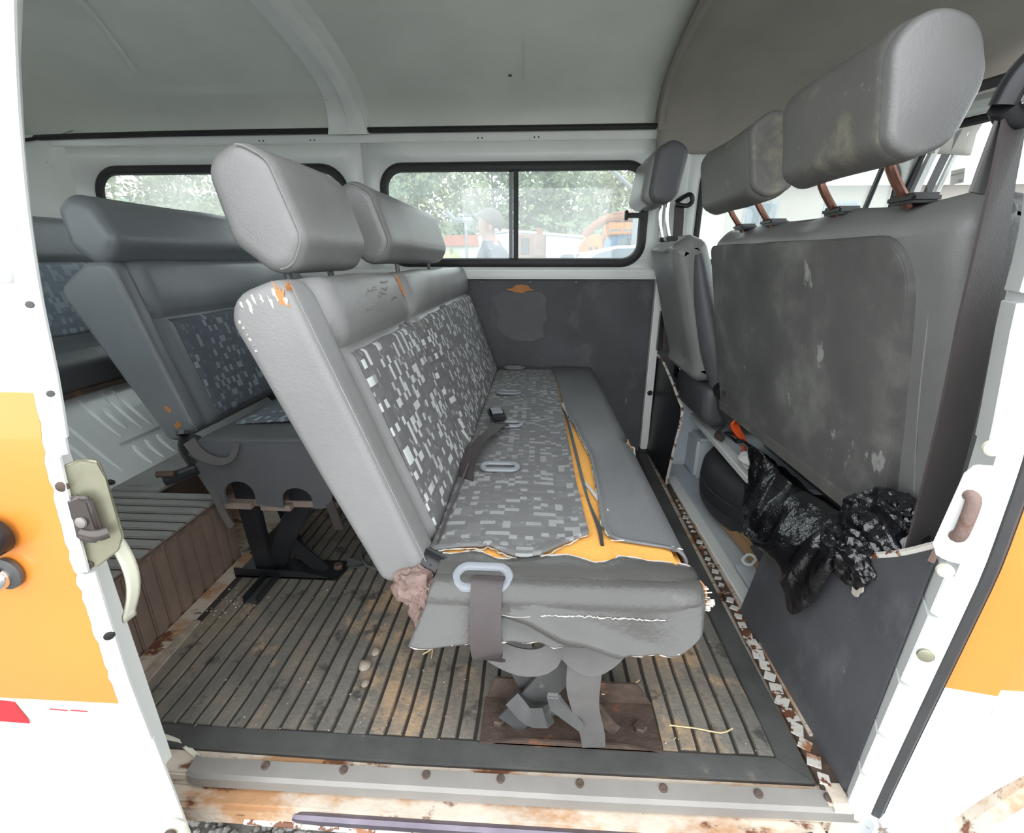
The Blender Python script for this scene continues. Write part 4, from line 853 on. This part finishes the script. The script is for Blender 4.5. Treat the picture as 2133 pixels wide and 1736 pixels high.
sd = pad('headrest_side', rpoly([(a * .97 + .0145, b * .97 + .029) for a, b in HP4], [.03, .05, .05, .05, .05, .04, .03], 6), .664, .69, .009, 'vinyl', hA, step=.012, ystep=.01)
sd = pad('headrest_side', rpoly([(a * .97 + .0145, b * .97 + .029) for a, b in HP4], .03, 6), 1.042, 1.066, .009, 'vinyl_mold', hB, step=.012, ystep=.01)
for y in (.73, .89, 1.13, 1.28):
    hh = hA if y < 1 else hB
    MB().tube([(.475, y, .93), (.478, y - .002, .90), (.518, y + .002, .852)], .0065, 8).out('headrest_post', 'copper_rod', hh)
    MB().box((.50, y - .026, .855), (.54, y + .026, .868)).out('post_guide', 'plastic_black', B4, bev=.004)
# ---------------- driver seat
B5 = thing('driver_seat', 'dark grey single driver seat with chrome headrest posts, by the far window', 'seat', (.7, 1.6, 0))
tf5 = lambda a, b, y: (.535 + a - .31 * b, y, .42 + b)
pad('backrest', rpoly([(-.03, -.02), (.12, .0), (.10, .42), (.05, .44), (-.02, .40)], [.03, .03, .03, .03, .02], 6), 1.475, 1.80, .04, 'vinyl', B5, tf5, lambda a, b, na, nb, y: -.03 * max(0, -na) * gs(y, 1.64, .12) * (b > .02), step=.02)
MB().tube([tf5(.06, .38, 1.475), tf5(.05, .25, 1.465), tf5(.05, .1, 1.46), tf5(.055, -.02, 1.46)], [.012, .03, .04, .035], 12).out('side_bolster', 'vinyl_dark', B5)
pad('seat_cushion', rpoly([(.55, .26), (1.0, .26), (1.0, .40), (.55, .40)], .04, 5), 1.465, 1.80, .03, 'vinyl_dark', B5)
hD = pad('headrest', rpoly([(.318, .945), (.335, 1.09), (.38, 1.112), (.43, 1.09), (.41, .97), (.385, .938)], .035, 6), 1.50, 1.72, .02, 'vinyl_dark', B5, step=.012)
pad('headrest_face', rpoly([(.300, .955), (.318, 1.07), (.36, 1.09), (.36, .95), (.33, .935)], .02, 5), 1.515, 1.72, .02, 'vinyl', hD, step=.012)
for y in (1.52, 1.60): MB().tube([(.385, y, .95), (.385, y, .90), (.40, y, .84)], .005, 8).out('headrest_post', 'chrome', hD)
for y in (1.52, 1.60): MB().box((.385, y - .018, .838), (.42, y + .018, .852)).out('post_guide', 'plastic_black', B5, bev=.003)
kn = MB().tube([(.60, 1.465, .405), (.594, 1.425, .395)], .034, 18).out('recliner_knob', 'plastic_black', B5); MB().tube([(.594, 1.425, .395), (.593, 1.42, .394)], .027, 18).out('knob_face', 'rubber_black', kn)
MB().tube([(.61, 1.46, .385), (.62, 1.455, .33), (.64, 1.45, .28), (.62, 1.45, .245), (.60, 1.445, .24)], [.032, .03, .022, .014, .012], 10).out('hinge_arm', 'steel_grey', B5)
MB().tube([(.60, 1.445, .24), (.59, 1.42, .245), (.60, 1.40, .24)], .01, 8).out('release_hook', 'rust_metal', B5)
# ================================================================ LOOSE THINGS INSIDE
mt = thing('rubber_mat', 'worn ribbed dark rubber floor mat with sandy dirt in front of the door sill', 'floor mat', (-.17, 1.2, -.008))
MB().prism([(-.775, .53, -.010), (-.80, 1.0, -.010), (-.80, 1.86, -.010), (.478, 1.86, -.010), (.462, 1.2, -.010), (.452, .525, -.010), (-.2, .522, -.010)], (0, 0, .0075)).out('mat_base', 'mat_groove', mt, smooth=False)
MB().prism([(-.775, .53, -.004), (-.76, .565, -.004), (.408, .562, -.004), (.452, .525, -.004), (-.2, .521, -.004)], (0, 0, .005)).out('mat_border', 'mat_border', mt, bev=.0015)
MB().prism([(.408, .562, -.004), (.452, .525, -.004), (.462, 1.2, -.004), (.478, 1.86, -.004), (.44, 1.86, -.004), (.42, 1.2, -.004)], (0, 0, .005)).out('mat_border', 'mat_border', mt, bev=.0015)
m0 = None; k = 0; x = -.752
while x < .405:
    c = None
    if not m0:
        b = MB(); rr = random.Random(1); n = 26; st = []
        for i in range(n + 1):
            y = .566 + (1.86 - .566) * (i / n); e = rr.uniform(-.0012, .0012); st.append([Vector((x - .0005 + e, y, -.004)), Vector((x + .0015 + e, y, .0022)), Vector((x + .0248 + e, y, .0022)), Vector((x + .0265 + e, y, -.004))])
        m0 = b.loft(st).out('rib', 'rubber_mat', mt, sharp=25); c0_ = WL[m0.name].copy(); x00 = x
    else: dup(m0, c0_ + Vector((x - x00, R.uniform(-.002, .002), R.uniform(-.0004, .0004))))
    x += .0315
# dirt crumbs and straw on the mat
b = MB(); rr = random.Random(12)
def crumb(x, y, z, r):
    v = [(x + r * cos(a) * rr.uniform(.5, 1.3), y + r * sin(a) * rr.uniform(.5, 1.3), z) for a in (0, 1.3, 2.6, 3.9, 5.1)]; b.add(v + [(x, y, z + r * .9)], [(0, 1, 5), (1, 2, 5), (2, 3, 5), (3, 4, 5), (4, 0, 5), (4, 3, 2, 1, 0)])
for i in range(260): crumb(rr.uniform(-.6, .42), .56 + rr.random() ** 1.6 * .8, .0022, rr.uniform(.0008, .0026))
for i in range(70): crumb(-.73 + rr.gauss(0, .035), .865 + rr.gauss(0, .03), .0022, rr.uniform(.0015, .004))
o = b.out('crumbs', 'crumb', smooth=False, kind='stuff'); tag(o, 'pale crumbs of dirt scattered over the ribbed rubber mat', 'dirt')
for (x, y, r, lb) in ((-.335, .70, .011, 'tan pebble nearest the door on the rubber mat'), (-.325, .735, .008, 'small tan stone behind the larger pebble on the mat'), (-.32, .66, .007, 'white flake on the mat near the sandy patch')):
    v = crumple('pebble', (x, y, .0022 + r * .5), (r, r * 1.2, r * .6), 'crumb', None, int(x * -100), .25, 8, 2); tag(v, lb, 'stone', None)
s1 = MB().tube([(-.225, .735, .005), (-.19, .765, .008), (-.165, .80, .006)], .002, 5).out('straw_stalk', 'straw'); tag(s1, 'dry yellow straw stalk lying longest across the crossed straws left of the bench', 'straw')
s2 = MB().tube([(-.205, .725, .006), (-.206, .75, .010), (-.207, .775, .007)], .0013, 5).out('straw_stalk', 'straw'); tag(s2, 'short thin straw crossing under the long stalk on the mat', 'straw')
s3 = MB().tube([(.245, .605, .006), (.29, .60, .008), (.33, .595, .007), (.355, .606, .005)], .0013, 5).out('straw_stalk', 'straw'); tag(s3, 'curved thin straw right of the bench floor bracket', 'straw')
s3 = MB().tube([(.13, .64, .03), (.17, .66, .012), (.21, .69, .012)], .0012, 5).out('straw_stalk', 'straw'); tag(s3, 'thin bent straw sticking up behind the bench floor bracket', 'straw')
# seat belt of the passenger side on the pillar
sb = thing('seat_belt', 'broad dark brown seat belt hanging from its ring on the near door pillar', 'seat belt', (.5, .58, .45))
MB().strap([(.489, .575, .925), (.495, .573, .86), (.511, .571, .72), (.526, .570, .58), (.537, .572, .42), (.547, .578, .30)], [(.9, .4, 0)] * 2 + [(.95, .3, 0)] * 4, [.04, .044, .058, .064, .064, .064], .003).out('webbing', 'belt', sb)
MB().strap([(.482, .578, .925), (.478, .578, .88), (.476, .578, .85)], (.9, .5, 0), .030, .003).out('webbing_return', 'belt_old', sb)
rg = MB().tube([(.470, .57, .93), (.474, .565, .955), (.488, .56, .972), (.503, .56, .965), (.51, .566, .94), (.503, .572, .925), (.485, .575, .921), (.470, .57, .93)], .012, 10).out('belt_ring', 'plastic_black', sb); MB().disc((.49, .562, .955), (-.3, -1, 0), .018, .012, 16).out('ring_bolt_cap', 'steel_grey', rg)
sb2 = thing('seat_belt', 'black seat belt hanging beside the driver headrest at the far door post', 'seat belt', (.48, 1.8, .6))
MB().strap([(.495, 1.80, .965), (.50, 1.80, .85), (.50, 1.80, .6), (.505, 1.80, .45)], (1, 0, 0), .034, .003).out('webbing', 'belt', sb2); rg = MB().tube([(.48, 1.795, .975), (.50, 1.79, .99), (.525, 1.79, 1.0), (.535, 1.79, .98), (.52, 1.795, .965), (.48, 1.795, .97)], .008, 8).out('belt_ring', 'plastic_black', sb2)
MB().strap([(.49, 1.815, .6), (.49, 1.815, .45)], (1, 0, 0), .04, .02).out('retractor', 'plastic_black', sb2)
# spare tyre lying behind the passenger seat
TX = .835
ty = thing('spare_tyre', 'black spare tyre lying flat under the black bag behind the front bench', 'tyre', (.86, 1.28, .05))
rings = []
for k in range(56):
    a = 2 * pi * k / 56; c_ = Vector((TX, 1.31, .108)); e = Vector((cos(a), sin(a), 0)); pr_ = [(.17, -.07), (.24, -.082), (.285, -.075), (.298, -.055), (.302, -.03), (.297, -.027), (.297, -.021), (.303, -.018), (.304, .012), (.299, .015), (.299, .021), (.303, .024), (.300, .05), (.287, .072), (.24, .082), (.17, .07)]
    rings.append([c_ + e * r_ + Vector((0, 0, z)) for r_, z in pr_])
rings.append(rings[0]); mbt = MB().loft(rings, cap=False); t_ = mbt.out('tyre_carcass', 'tyre', ty, sharp=50)
for t, m_ in ((t_, Matrix.Rotation(radians(-14), 4, 'Y')),): pass
MB().disc((TX, 1.31, .075), (0, 0, 1), .175, .06, 32).out('wheel_disc', 'steel_grey', ty)
# cardboard box, belt tongue, tape, cloth
bxo = thing('cardboard_box', 'brown cardboard packet on the white floor beneath the spare tyre', 'box', (.62, 1.2, .0)); rot = Matrix.Rotation(radians(4), 3, 'Z')
MB().box((.575, .97, .013), (.70, 1.39, .06), rot).out('carton', 'cardboard', bxo, bev=.006); MB().box((.59, 1.0, .06), (.65, 1.36, .0635), rot).out('carton_flap', 'cardboard', bxo, bev=.001)
tn = thing('belt_tongue', 'loose seat belt end with a white metal tongue beside the cardboard packet', 'belt tongue', (.57, 1.0, .06))
MB().strap([(.62, 1.03, .085), (.595, 1.045, .07), (.575, 1.048, .058)], (0, 1, .3), .05, .004).out('webbing', 'belt', tn); torus_slot('tongue_plate', (.558, 1.035, .05), (.75, .6, .25), (-.6, .78, .1), .018, .012, .004, 'van_white', tn); 
os_ = tag(MB().strap([(.588, 1.30, .365), (.58, 1.295, .33), (.60, 1.27, .29), (.61, 1.235, .25), (.63, 1.20, .22)], (.2, .5, .8), [.012, .026, .018, .026, .016], .006).out('orange_strap', 'orange_strap'), 'bright orange plastic strap hanging below the front bench backboard', 'strap')
tag(crumple('white_rag', (.60, 1.185, .262), (.03, .04, .022), 'cloth_white', None, 21, .4, 12, 3), 'crumpled white plastic rag behind the black bag', 'rag')
# black rubbish bag draped over the partition
def bagpt(s, t):
    y = .615 + .70 * s ; u = t
    hang = .022 + .125 * exp(-((s - .115) / .085) ** 2) + .012 * sin(s * 31) + .05 * gs(s, .72, .12)
    pz = lerpt([(.5, .45), (.555, .404), (.63, .345), (.72, .29), (.80, .25), (.85, .215), (1.3, .20)], y) + .014
    top = .352 - .05 * s + .01 * sin(s * 11); xf = .470 + (.30 * (s - .38) if s > .38 else 0)
    if u < .45: q = u / .45; x = .68 - (.68 - .565) * q; z = top - .09 * (1 - q) - .01 + .012 * sin(q * pi)
    elif u < .62: q = (u - .45) / .17; x = .565 - (.565 - xf) * q; z = top + .012 * sin(q * pi) + (pz - top) * q ** 1.5
    else: q = (u - .62) / .38; x = xf - .012 * sin(q * pi); z = pz - hang * q; y += .02 * (.3 - s) * q
    # long folds fanning out, then finer wrinkles between them
    d = 0; w1 = noise.noise(Vector((x * 4, y * 5, z * 4))) * 1.2
    for fr, am, sk_ in ((11, 1., .5), (19, .6, -.9), (34, .25, .4), (60, .07, -.3)):
        n_ = noise.noise(Vector(((y + sk_ * (x - z * .6)) * fr + w1 * 1.5, (x + z) * fr * .22, fr))); d += am * (.55 - abs(n_) * 2)
    k = .019 if u < .62 else .012
    return Vector((x, y, z)) + Vector((-.75 if u > .45 else -.1, -.2, .65 if u < .62 else .1)) * d * k
bg = sheet('rubbish_bag', bagpt, 130, 130, 'bag_black', None, th=.0015, sharp=180); tag(bg, 'shiny black plastic rubbish bag draped over the partition behind the front bench', 'bag')
kb = crumple('bag_knot', (.535, .635, .392), (.040, .062, .05), 'bag_black', bg, 13, .42, 8, 5); crumple('bag_tail', (.485, .625, .352), (.026, .042, .035), 'bag_black', bg, 17, .42, 8, 5)
# ================================================================ OUTSIDE, SEEN THROUGH THE WINDOWS
GZ = -.56
def tree(x, y, h, w_, ci, seed, lab, n=2600, leaf=.5):
    t = thing('tree', lab, 'tree', (x, y, GZ), 'trees behind the yard'); rr = random.Random(seed)
    MB().tube([(x, y, GZ), (x + .1, y, GZ + h * .3), (x - .1, y, GZ + h * .7)], [.22, .17, .07], 8).out('trunk', 'bark', t)
    bl_ = [(x + rr.gauss(0, w_ * .28), y + rr.gauss(0, w_ * .2), GZ + h * (.3 + .62 * rr.random()), w_ * rr.uniform(.2, .36)) for _ in range(13)]
    b = MB()
    for i in range(n):
        c = bl_[i % 13]; d = Vector((rr.gauss(0, 1), rr.gauss(0, 1), rr.gauss(0, 1))).normalized() * c[3] * rr.uniform(.7, 1.05); p = Vector(c[:3]) + d; u = Vector((rr.gauss(0, 1), rr.gauss(0, 1), rr.gauss(0, 1))).normalized() * leaf * rr.uniform(.5, 1); v = u.orthogonal().normalized() * leaf * .45; b.add([p - u * .5, p + v * .5, p + u * .5, p - v * .5], [(0, 1, 2, 3)])
    b.out('foliage', 'leaf_%d' % ci, t, smooth=False, kind='stuff')
TL = [(-27, 26, 8, 7, 1, 'wide pale green tree far left in the rear window'), (-25, 34, 10, 8, 3, 'yellow green tree left of centre in the rear window'), (-14.5, 26, 7.4, 7, 0, 'green tree right in the rear window view'), (-12.5, 34, 9.5, 8.5, 2, 'blue green tree at the left edge of the middle window'),
      (-5.8, 25, 6.4, 6, 1, 'rounded light green tree behind the lamp post'), (-3, 33, 9, 7.5, 2, 'dark green tree behind the window divider'), (.6, 25, 6.8, 5.5, 0, 'tall green tree behind the pink wagon'), (5.2, 33, 8.6, 7.5, 3, 'bushy green tree above the orange machine'), (6.5, 25.5, 6.2, 5.5, 1, 'green tree far right behind the white mast')]
for i, (x, y, h, w_, ci, lab) in enumerate(TL):
    yy = (25, 33.5, 42)[i % 3]; q = yy / y; tree(x * q, yy, h * q + .3 * (q - 1), w_ * q * .78, ci, 40 + i, lab, n=int(2600 * max(1, q)), leaf=.5 * max(1, q) ** .6)
hl = sheet('hills', lambda s, t: Vector((-80 + 140 * s, 56 + 6 * t, -1 + (8.2 + 1.6 * sin(s * 9) + 1.0 * noise.noise(Vector((s * 14, 0, 2)))) * t)), 60, 4, 'leaf_2', kind='structure')
# bush in the yard, left
bsh = thing('bush', 'yellow green leafy bush in front of the white wall, left of the person', 'bush', (-2.2, 9, GZ)); b = MB(); rr = random.Random(77)
MB().tube([(-2.2, 9, GZ), (-2.15, 9, .6)], .05, 6).out('stem', 'bark', bsh)
for i in range(500):
    p = Vector((-2.2 + rr.gauss(0, .32), 9 + rr.gauss(0, .3), GZ + .3 + abs(rr.gauss(0, .75)))); u = Vector((rr.gauss(0, 1), rr.gauss(0, 1), rr.gauss(0, 1))).normalized() * .16; v = u.orthogonal() * .5; b.add([p - u * .5, p + v * .5, p + u * .5, p - v * .5], [(0, 1, 2, 3)])
b.out('foliage', 'leaf_3', bsh, smooth=False, kind='stuff')
# person
pe = thing('person', 'grey haired person in a dark grey jacket walking left past the window', 'person', (-.40, 4.2, GZ))
def skin(nm, pts, edges, rad, mat, parent, lv=1):
    me = bpy.data.meshes.new(nm); c = WP(parent); me.from_pydata([Vector(p) - c for p in pts], edges, []); o = bpy.data.objects.new(nm, me); C.objects.link(o); o.parent = parent
    sk_ = o.modifiers.new('skin', 'SKIN'); sk_.use_smooth_shade = True; ss = o.modifiers.new('sub', 'SUBSURF'); ss.levels = ss.render_levels = lv
    for i, r in enumerate(rad): me.skin_vertices[0].data[i].radius = r if isinstance(r, tuple) else (r, r)
    me.skin_vertices[0].data[0].use_root = True; me.materials.append(MATS[mat]); return o
px, py = -.37, 4.2
J = {'pelvis': (px, py, .33), 'waist': (px, py, .52), 'chest': (px - .01, py, .73), 'neckb': (px - .02, py, .88), 'neck': (px - .03, py, .95), 'jaw': (px - .085, py, 1.025), 'skull': (px - .05, py, 1.11), 'crown': (px - .05, py, 1.17)}
skin('body', [J['pelvis'], J['waist'], J['chest'], J['neckb'], J['neck'], J['jaw'], J['skull'], J['crown'], (px, py - .09, .28), (px - .12, py - .09, -.12), (px - .02, py - .09, -.48), (px - .14, py - .09, -.53), (px, py + .09, .28), (px + .02, py + .09, -.12), (px + .16, py + .09, -.48), (px + .05, py + .09, -.53), (px, py - .19, .82), (px + .06, py - .22, .55), (px - .02, py - .22, .30), (px - .05, py - .22, .22), (px, py + .19, .82), (px - .04, py + .22, .55), (px - .16, py + .22, .32), (px - .19, py + .22, .24)],
     [(0, 1), (1, 2), (2, 3), (3, 4), (4, 5), (5, 6), (6, 7), (0, 8), (8, 9), (9, 10), (10, 11), (0, 12), (12, 13), (13, 14), (14, 15), (3, 16), (16, 17), (17, 18), (18, 19), (3, 20), (20, 21), (21, 22), (22, 23)],
     [.14, .13, .14, .075, .055, .07, (.115, .1), .07, .09, .06, .045, .04, .09, .06, .045, .04, .06, .045, .035, .035, .06, .045, .035, .035], 'skin', pe, 2)
crumple('nose', (px - .148, py, 1.045), (.016, .012, .02), 'skin', pe, 1, .05, 4, 2); 
for sy in (-1, 1): crumple('ear', (px - .03, py + sy * .088, 1.05), (.018, .008, .03), 'skin', pe, 2, .05, 4, 2); crumple('eye', (px - .128, py + sy * .034, 1.075), (.008, .01, .006), 'dark_grey', pe, 3, .05, 4, 2)
MB().box((px - .138, py - .022, .995), (px - .130, py + .022, 1.002)).out('mouth', 'rust_pink', pe)
def hair_pt(s_, t):
    f = s_ * 2 * pi; th = .05 + t * (1.55 + .62 * cos(f)); return Vector((px - .05 + .118 * cos(f) * sin(th), py + .098 * sin(f) * sin(th), 1.09 + .112 * cos(th)))
sheet('hair', hair_pt, 32, 12, 'hair_grey', pe, th=.008)
rings = []
for z, a, b_, dx in ((.26, .15, .2, 0), (.4, .155, .2, 0), (.55, .145, .19, 0), (.7, .155, .215, -.01), (.8, .15, .225, -.015), (.86, .125, .19, -.02), (.905, .09, .12, -.03), (.945, .075, .085, -.035)):
    rings.append([Vector((px + dx + a * cos(2 * pi * k / 20), py + b_ * sin(2 * pi * k / 20), z)) for k in range(20)])
jk = MB().loft(rings).out('jacket', 'jacket', pe)
for sy in (-1, 1): MB().tube([(px - .015, py + sy * .17, .84), (px + .03, py + sy * .23, .70), (px + (.06 if sy < 0 else -.03), py + sy * .235, .55), (px + (-.02 if sy < 0 else -.13), py + sy * .23, .34)], [.085, .075, .065, .052], 10).out('sleeve', 'jacket', jk)
skin('trousers', [(px, py, .36), (px, py - .09, .26), (px - .12, py - .09, -.12), (px - .03, py - .09, -.44), (px, py + .09, .26), (px + .02, py + .09, -.12), (px + .155, py + .09, -.44)], [(0, 1), (1, 2), (2, 3), (0, 4), (4, 5), (5, 6)], [.14, .1, .075, .06, .1, .075, .06], 'trousers', pe, 1)
for x, y in ((px - .08, py - .09), (px + .10, py + .09)): box('shoe', (x - .13, y - .045, GZ), (x + .13, y + .045, GZ + .07), 'plastic_black', pe, bev=.02)
# vehicles in the yard
def wheel(T, x, y, r, sy=-1):
    wl = MB().tube([(x, y, GZ + r), (x, y + .2, GZ + r)], r, 20).out('wheel', 'tyre', T); MB().disc((x, y, GZ + r), (0, sy, 0), r * .6, .02, 16).out('hub_cap', 'plastic_grey', wl)
def car(lab, x, y, L, prof, win, seams, mat='car_white', wy=1.7, back=True, grp='cars parked in the yard'):
    T = thing('car', lab, 'car', (x + L / 2, y + wy / 2, GZ), grp); P = rpoly([(x + a * L, GZ + b) for a, b in prof], [.06] * len(prof), 4)
    pad('car_body', P, y, y + wy, .12, mat, T, step=.12, ystep=.4, sharp=30)
    for wi in win: MB().prism([(x + a * L, y - .004, GZ + b) for a, b in rpoly(wi, .03, 3)], (0, .02, 0)).out('side_window', 'car_glass', T, smooth=False)
    for a in seams: MB().box((x + a * L - .006, y - .006, GZ + .4), (x + a * L + .006, y + .01, GZ + .9)).out('door_seam', 'dark_grey', T, smooth=False)
    wheel(T, x + L * .2, y - .01, .32); wheel(T, x + L * .8, y - .01, .32); return T
suv = car('white rounded estate car with a red tail lamp, nearest the window on the right', .52, 8, 4.2, [(0, .45), (0, 1.0), (.02, 1.25), (.08, 1.50), (.18, 1.58), (.3, 1.6), (.48, 1.56), (.66, 1.12), (.95, .98), (1, .8), (1, .4)], [[(.055, 1.27), (.10, 1.45), (.18, 1.535), (.30, 1.545), (.30, 1.27)], [(.31, 1.27), (.31, 1.545), (.45, 1.52), (.45, 1.22)], [(.47, 1.18), (.47, 1.5), (.54, 1.38), (.62, 1.16)]], (.27, .44, .63))
MB().prism([(.53, 7.99, GZ + 1.36), (.70, 7.98, GZ + 1.14), (.78, 7.98, GZ + 1.12), (.64, 7.99, GZ + 1.36)], (0, .03, 0)).out('tail_lamp', 'tail_red', suv)
hat = car('small white hatchback with blue tinted windows, half hidden behind the estate car', .28, 12.1, 3.6, [(0, .4), (0, .95), (.01, 1.2), (.07, 1.54), (.4, 1.58), (.56, 1.5), (.7, 1.05), (.98, .9), (1, .4)], [[(.03, 1.22), (.085, 1.49), (.17, 1.52), (.17, 1.22)], [(.185, 1.2), (.185, 1.52), (.34, 1.52), (.34, 1.2)], [(.37, 1.2), (.37, 1.5), (.52, 1.45), (.62, 1.12)]], (.35, .64))
hat['label'] = 'small white hatchback with blue tinted windows, left of the estate car'
# orange loader
om = thing('loader', 'orange yellow machine with a boxy cab behind the parked cars', 'machine', (2.3, 14.7, GZ))
MB().prism([(1.017, 14.3, 0.012), (1.073, 14.3, 0.52), (1.695, 14.3, 0.803), (4.068, 14.3, 0.803), (4.068, 14.3, 0.012)], (0, 1.5, 0)).out('chassis', 'machine_orange', om, bev=.04)
cbn = MB().box((1.977, 14.4, 0.803), (2.881, 15.4, 1.842)).out('cab', 'machine_orange', om, bev=.05)
for a, c_ in ((2.057, 2.373), (2.452, 2.802)): MB().box((a, 14.38, 1.085), (c_, 14.42, 1.65)).out('cab_window', 'car_glass', cbn, bev=.01)
MB().prism([(1.299, 14.35, 0.803), (1.266, 14.35, 1.255), (1.469, 14.35, 1.503), (1.831, 14.35, 1.537), (1.944, 14.35, 0.803)], (0, 1.2, 0)).out('engine_hood', 'machine_orange', om, bev=.04)
for x, z in ((1.525, 1.14), (1.695, 1.14), (1.605, .97)): MB().disc((x, 14.34, z), (0, -1, 0), .05, .02, 10).out('port', 'dark_grey', om)
MB().tube([(1.356, 14.6, 1.481), (1.808, 14.6, 1.876), (2.599, 14.6, 1.989), (3.107, 14.6, 1.82)], .11, 8).out('boom', 'machine_rust', om); crumple('load', (2.6, 14.9, 2.0), (.62, .4, .16), 'machine_rust', om, 6, .4, 10, 3)
for x in (1.5, 3.0): wheel(om, x + .3, 14.25, .5)
# blue truck cab
bt = thing('truck', 'blue truck cab with a pale windscreen behind the white estate car', 'truck', (2.1, 10.3, GZ))
MB().prism([(1.53, 10.3, .1), (1.53, 10.3, .95), (1.60, 10.3, 1.32), (2.9, 10.3, 1.42), (2.9, 10.3, .1)], (0, 1.6, 0)).out('truck_cab', 'truck_blue', bt, bev=.05)
MB().prism([(1.60, 10.28, .93), (1.66, 10.28, 1.22), (2.1, 10.28, 1.25), (2.1, 10.28, .93)], (0, .03, 0)).out('truck_window', 'car_glass', bt, bev=.005); MB().box((1.5, 10.2, 1.3), (2.2, 11.2, 1.36)).out('sun_visor', 'machine_orange', bt, bev=.02); wheel(bt, 1.9, 10.25, .4); wheel(bt, 2.6, 10.25, .4)
# pinkish wagon
wg = thing('wagon', 'faded pink brown box wagon with two dark hatches behind the window divider', 'wagon', (-.1, 12, GZ))
MB().box((-.6, 12, .25), (.19, 13.5, 1.40)).out('wagon_body', 'wagon_pink', wg, bev=.03); MB().box((-.42, 11.97, .95), (-.22, 12.0, 1.32)).out('hatch', 'dark_grey', wg, bev=.01); MB().box((-.13, 11.96, .9), (.16, 12.0, 1.38)).out('side_hatch', 'wagon_pink', wg, bev=.01)
MB().box((-.05, 12.1, 1.4), (.1, 12.4, 1.55)).out('vent_box', 'machine_rust', wg, bev=.01); MB().box((-.6, 12, .1), (.25, 12.8, .3)).out('wagon_frame', 'machine_rust', wg, bev=.02)
for x in (-.4, .02): wheel(wg, x, 11.95, .2)
# long white trailer
wt = thing('trailer', 'long white trailer with a sloping top behind the wagon', 'trailer', (.5, 16, GZ))
MB().prism([(-1.5, 16, .7), (-1.5, 16, 1.80), (2.2, 16, 1.52), (2.2, 16, .7)], (0, 2.2, 0)).out('trailer_body', 'car_white', wt, bev=.05); MB().tube([(-1.45, 15.98, 1.72), (2.15, 15.98, 1.44)], .02, 6).out('trim_line', 'plastic_grey', wt); wheel(wt, -.8, 15.95, .4); wheel(wt, 1.2, 15.95, .4)
# white tipped thing left of the divider
wl = thing('skip', 'white tapered skip standing left of the window divider', 'container', (-1.1, 13, GZ)); MB().prism([(-1.5, 13, .5), (-1.62, 13, 1.45), (-.85, 13, 1.5), (-.85, 13, .5)], (0, 1, 0)).out('skip_body', 'car_white', wl, bev=.05); MB().tube([(-1.65, 12.97, 1.46), (-.84, 12.97, 1.5)], .03, 6).out('skip_rim', 'plastic_grey', wl)
MB().box((-1.4, 13.05, GZ), (-1.3, 13.9, .5)).out('skip_leg', 'plastic_grey', wl); MB().box((-1.0, 13.05, GZ), (-.9, 13.9, .5)).out('skip_leg', 'plastic_grey', wl)
# white wall with red coping, left
lw = thing('yard_wall', 'low white yard wall with a red tiled top behind the bush', 'wall', (-4, 19, GZ)); MB().box((-8, 19, GZ), (-1.7, 19.3, 1.35)).out('wall_body', 'wall_white', lw, bev=.01); MB().prism([(-8, 18.8, 1.35), (-8, 19.15, 1.75), (-1.7, 19.15, 1.75), (-1.7, 18.8, 1.35)], (0, .05, 0)).out('red_coping', 'roof_red', lw)
# lamp post and white mast
lp = thing('lamp_post', 'grey street lamp on a thin pole to the left of the person', 'lamp', (-1.47, 10, GZ)); MB().tube([(-1.47, 10, GZ), (-1.47, 10, 1.55)], .03, 8).out('pole', 'plastic_grey', lp); MB().box((-1.70, 9.9, 1.52), (-1.32, 10.1, 1.62)).out('lamp_head', 'plastic_grey', lp, bev=.03); MB().tube([(-1.85, 10, 1.72), (-1.7, 10, 1.58)], .05, 8).out('lamp_arm', 'plastic_grey', lp)
mp = thing('mast', 'white steel mast with slanted struts at the right end of the middle window', 'mast', (1.93, 9.98, GZ)); MB().tube([(1.93, 9.98, GZ), (1.91, 9.98, 3.4)], .06, 10).out('mast_tube', 'plastic_grey', mp); MB().tube([(1.90, 9.98, 2.05), (1.35, 9.98, 2.48), (.97, 9.98, 2.76)], .035, 8).out('strut', 'plastic_grey', mp); MB().tube([(1.90, 9.98, 2.43), (1.46, 9.98, 2.86)], .03, 8).out('strut', 'plastic_grey', mp)
# building in front of the van
bd_ = thing('building', 'long beige building with framed windows ahead of the cab', 'building', (9, 15, GZ))
MB().box((4.3, 14.4, GZ), (23, 18, 2.75)).out('facade', 'wall_beige', bd_, bev=.01); MB().prism([(4.1, 14.0, 2.75), (4.1, 15.9, 4.0), (23.3, 15.9, 4.0), (23.3, 14.0, 2.75)], (0, .08, 0)).out('roof', 'wall_white', bd_)
for x in (5.75, 7.9, 10.2, 12.5, 14.9):
    f = MB().box((x, 14.36, 1.18), (x + .92, 14.42, 2.36)).out('window_frame', 'plastic_grey', bd_, bev=.01)
    for a in (0, 1):
        for c_ in (0, 1): MB().box((x + .06 + a * .43, 14.34, 1.24 + c_ * .55), (x + .43 + a * .43, 14.375, 1.74 + c_ * .55)).out('pane', 'car_glass', f, smooth=False)
MB().box((4.5, 14.37, GZ), (5.25, 14.4, 2.0)).out('door_leaf', 'wall_white', bd_, bev=.01)
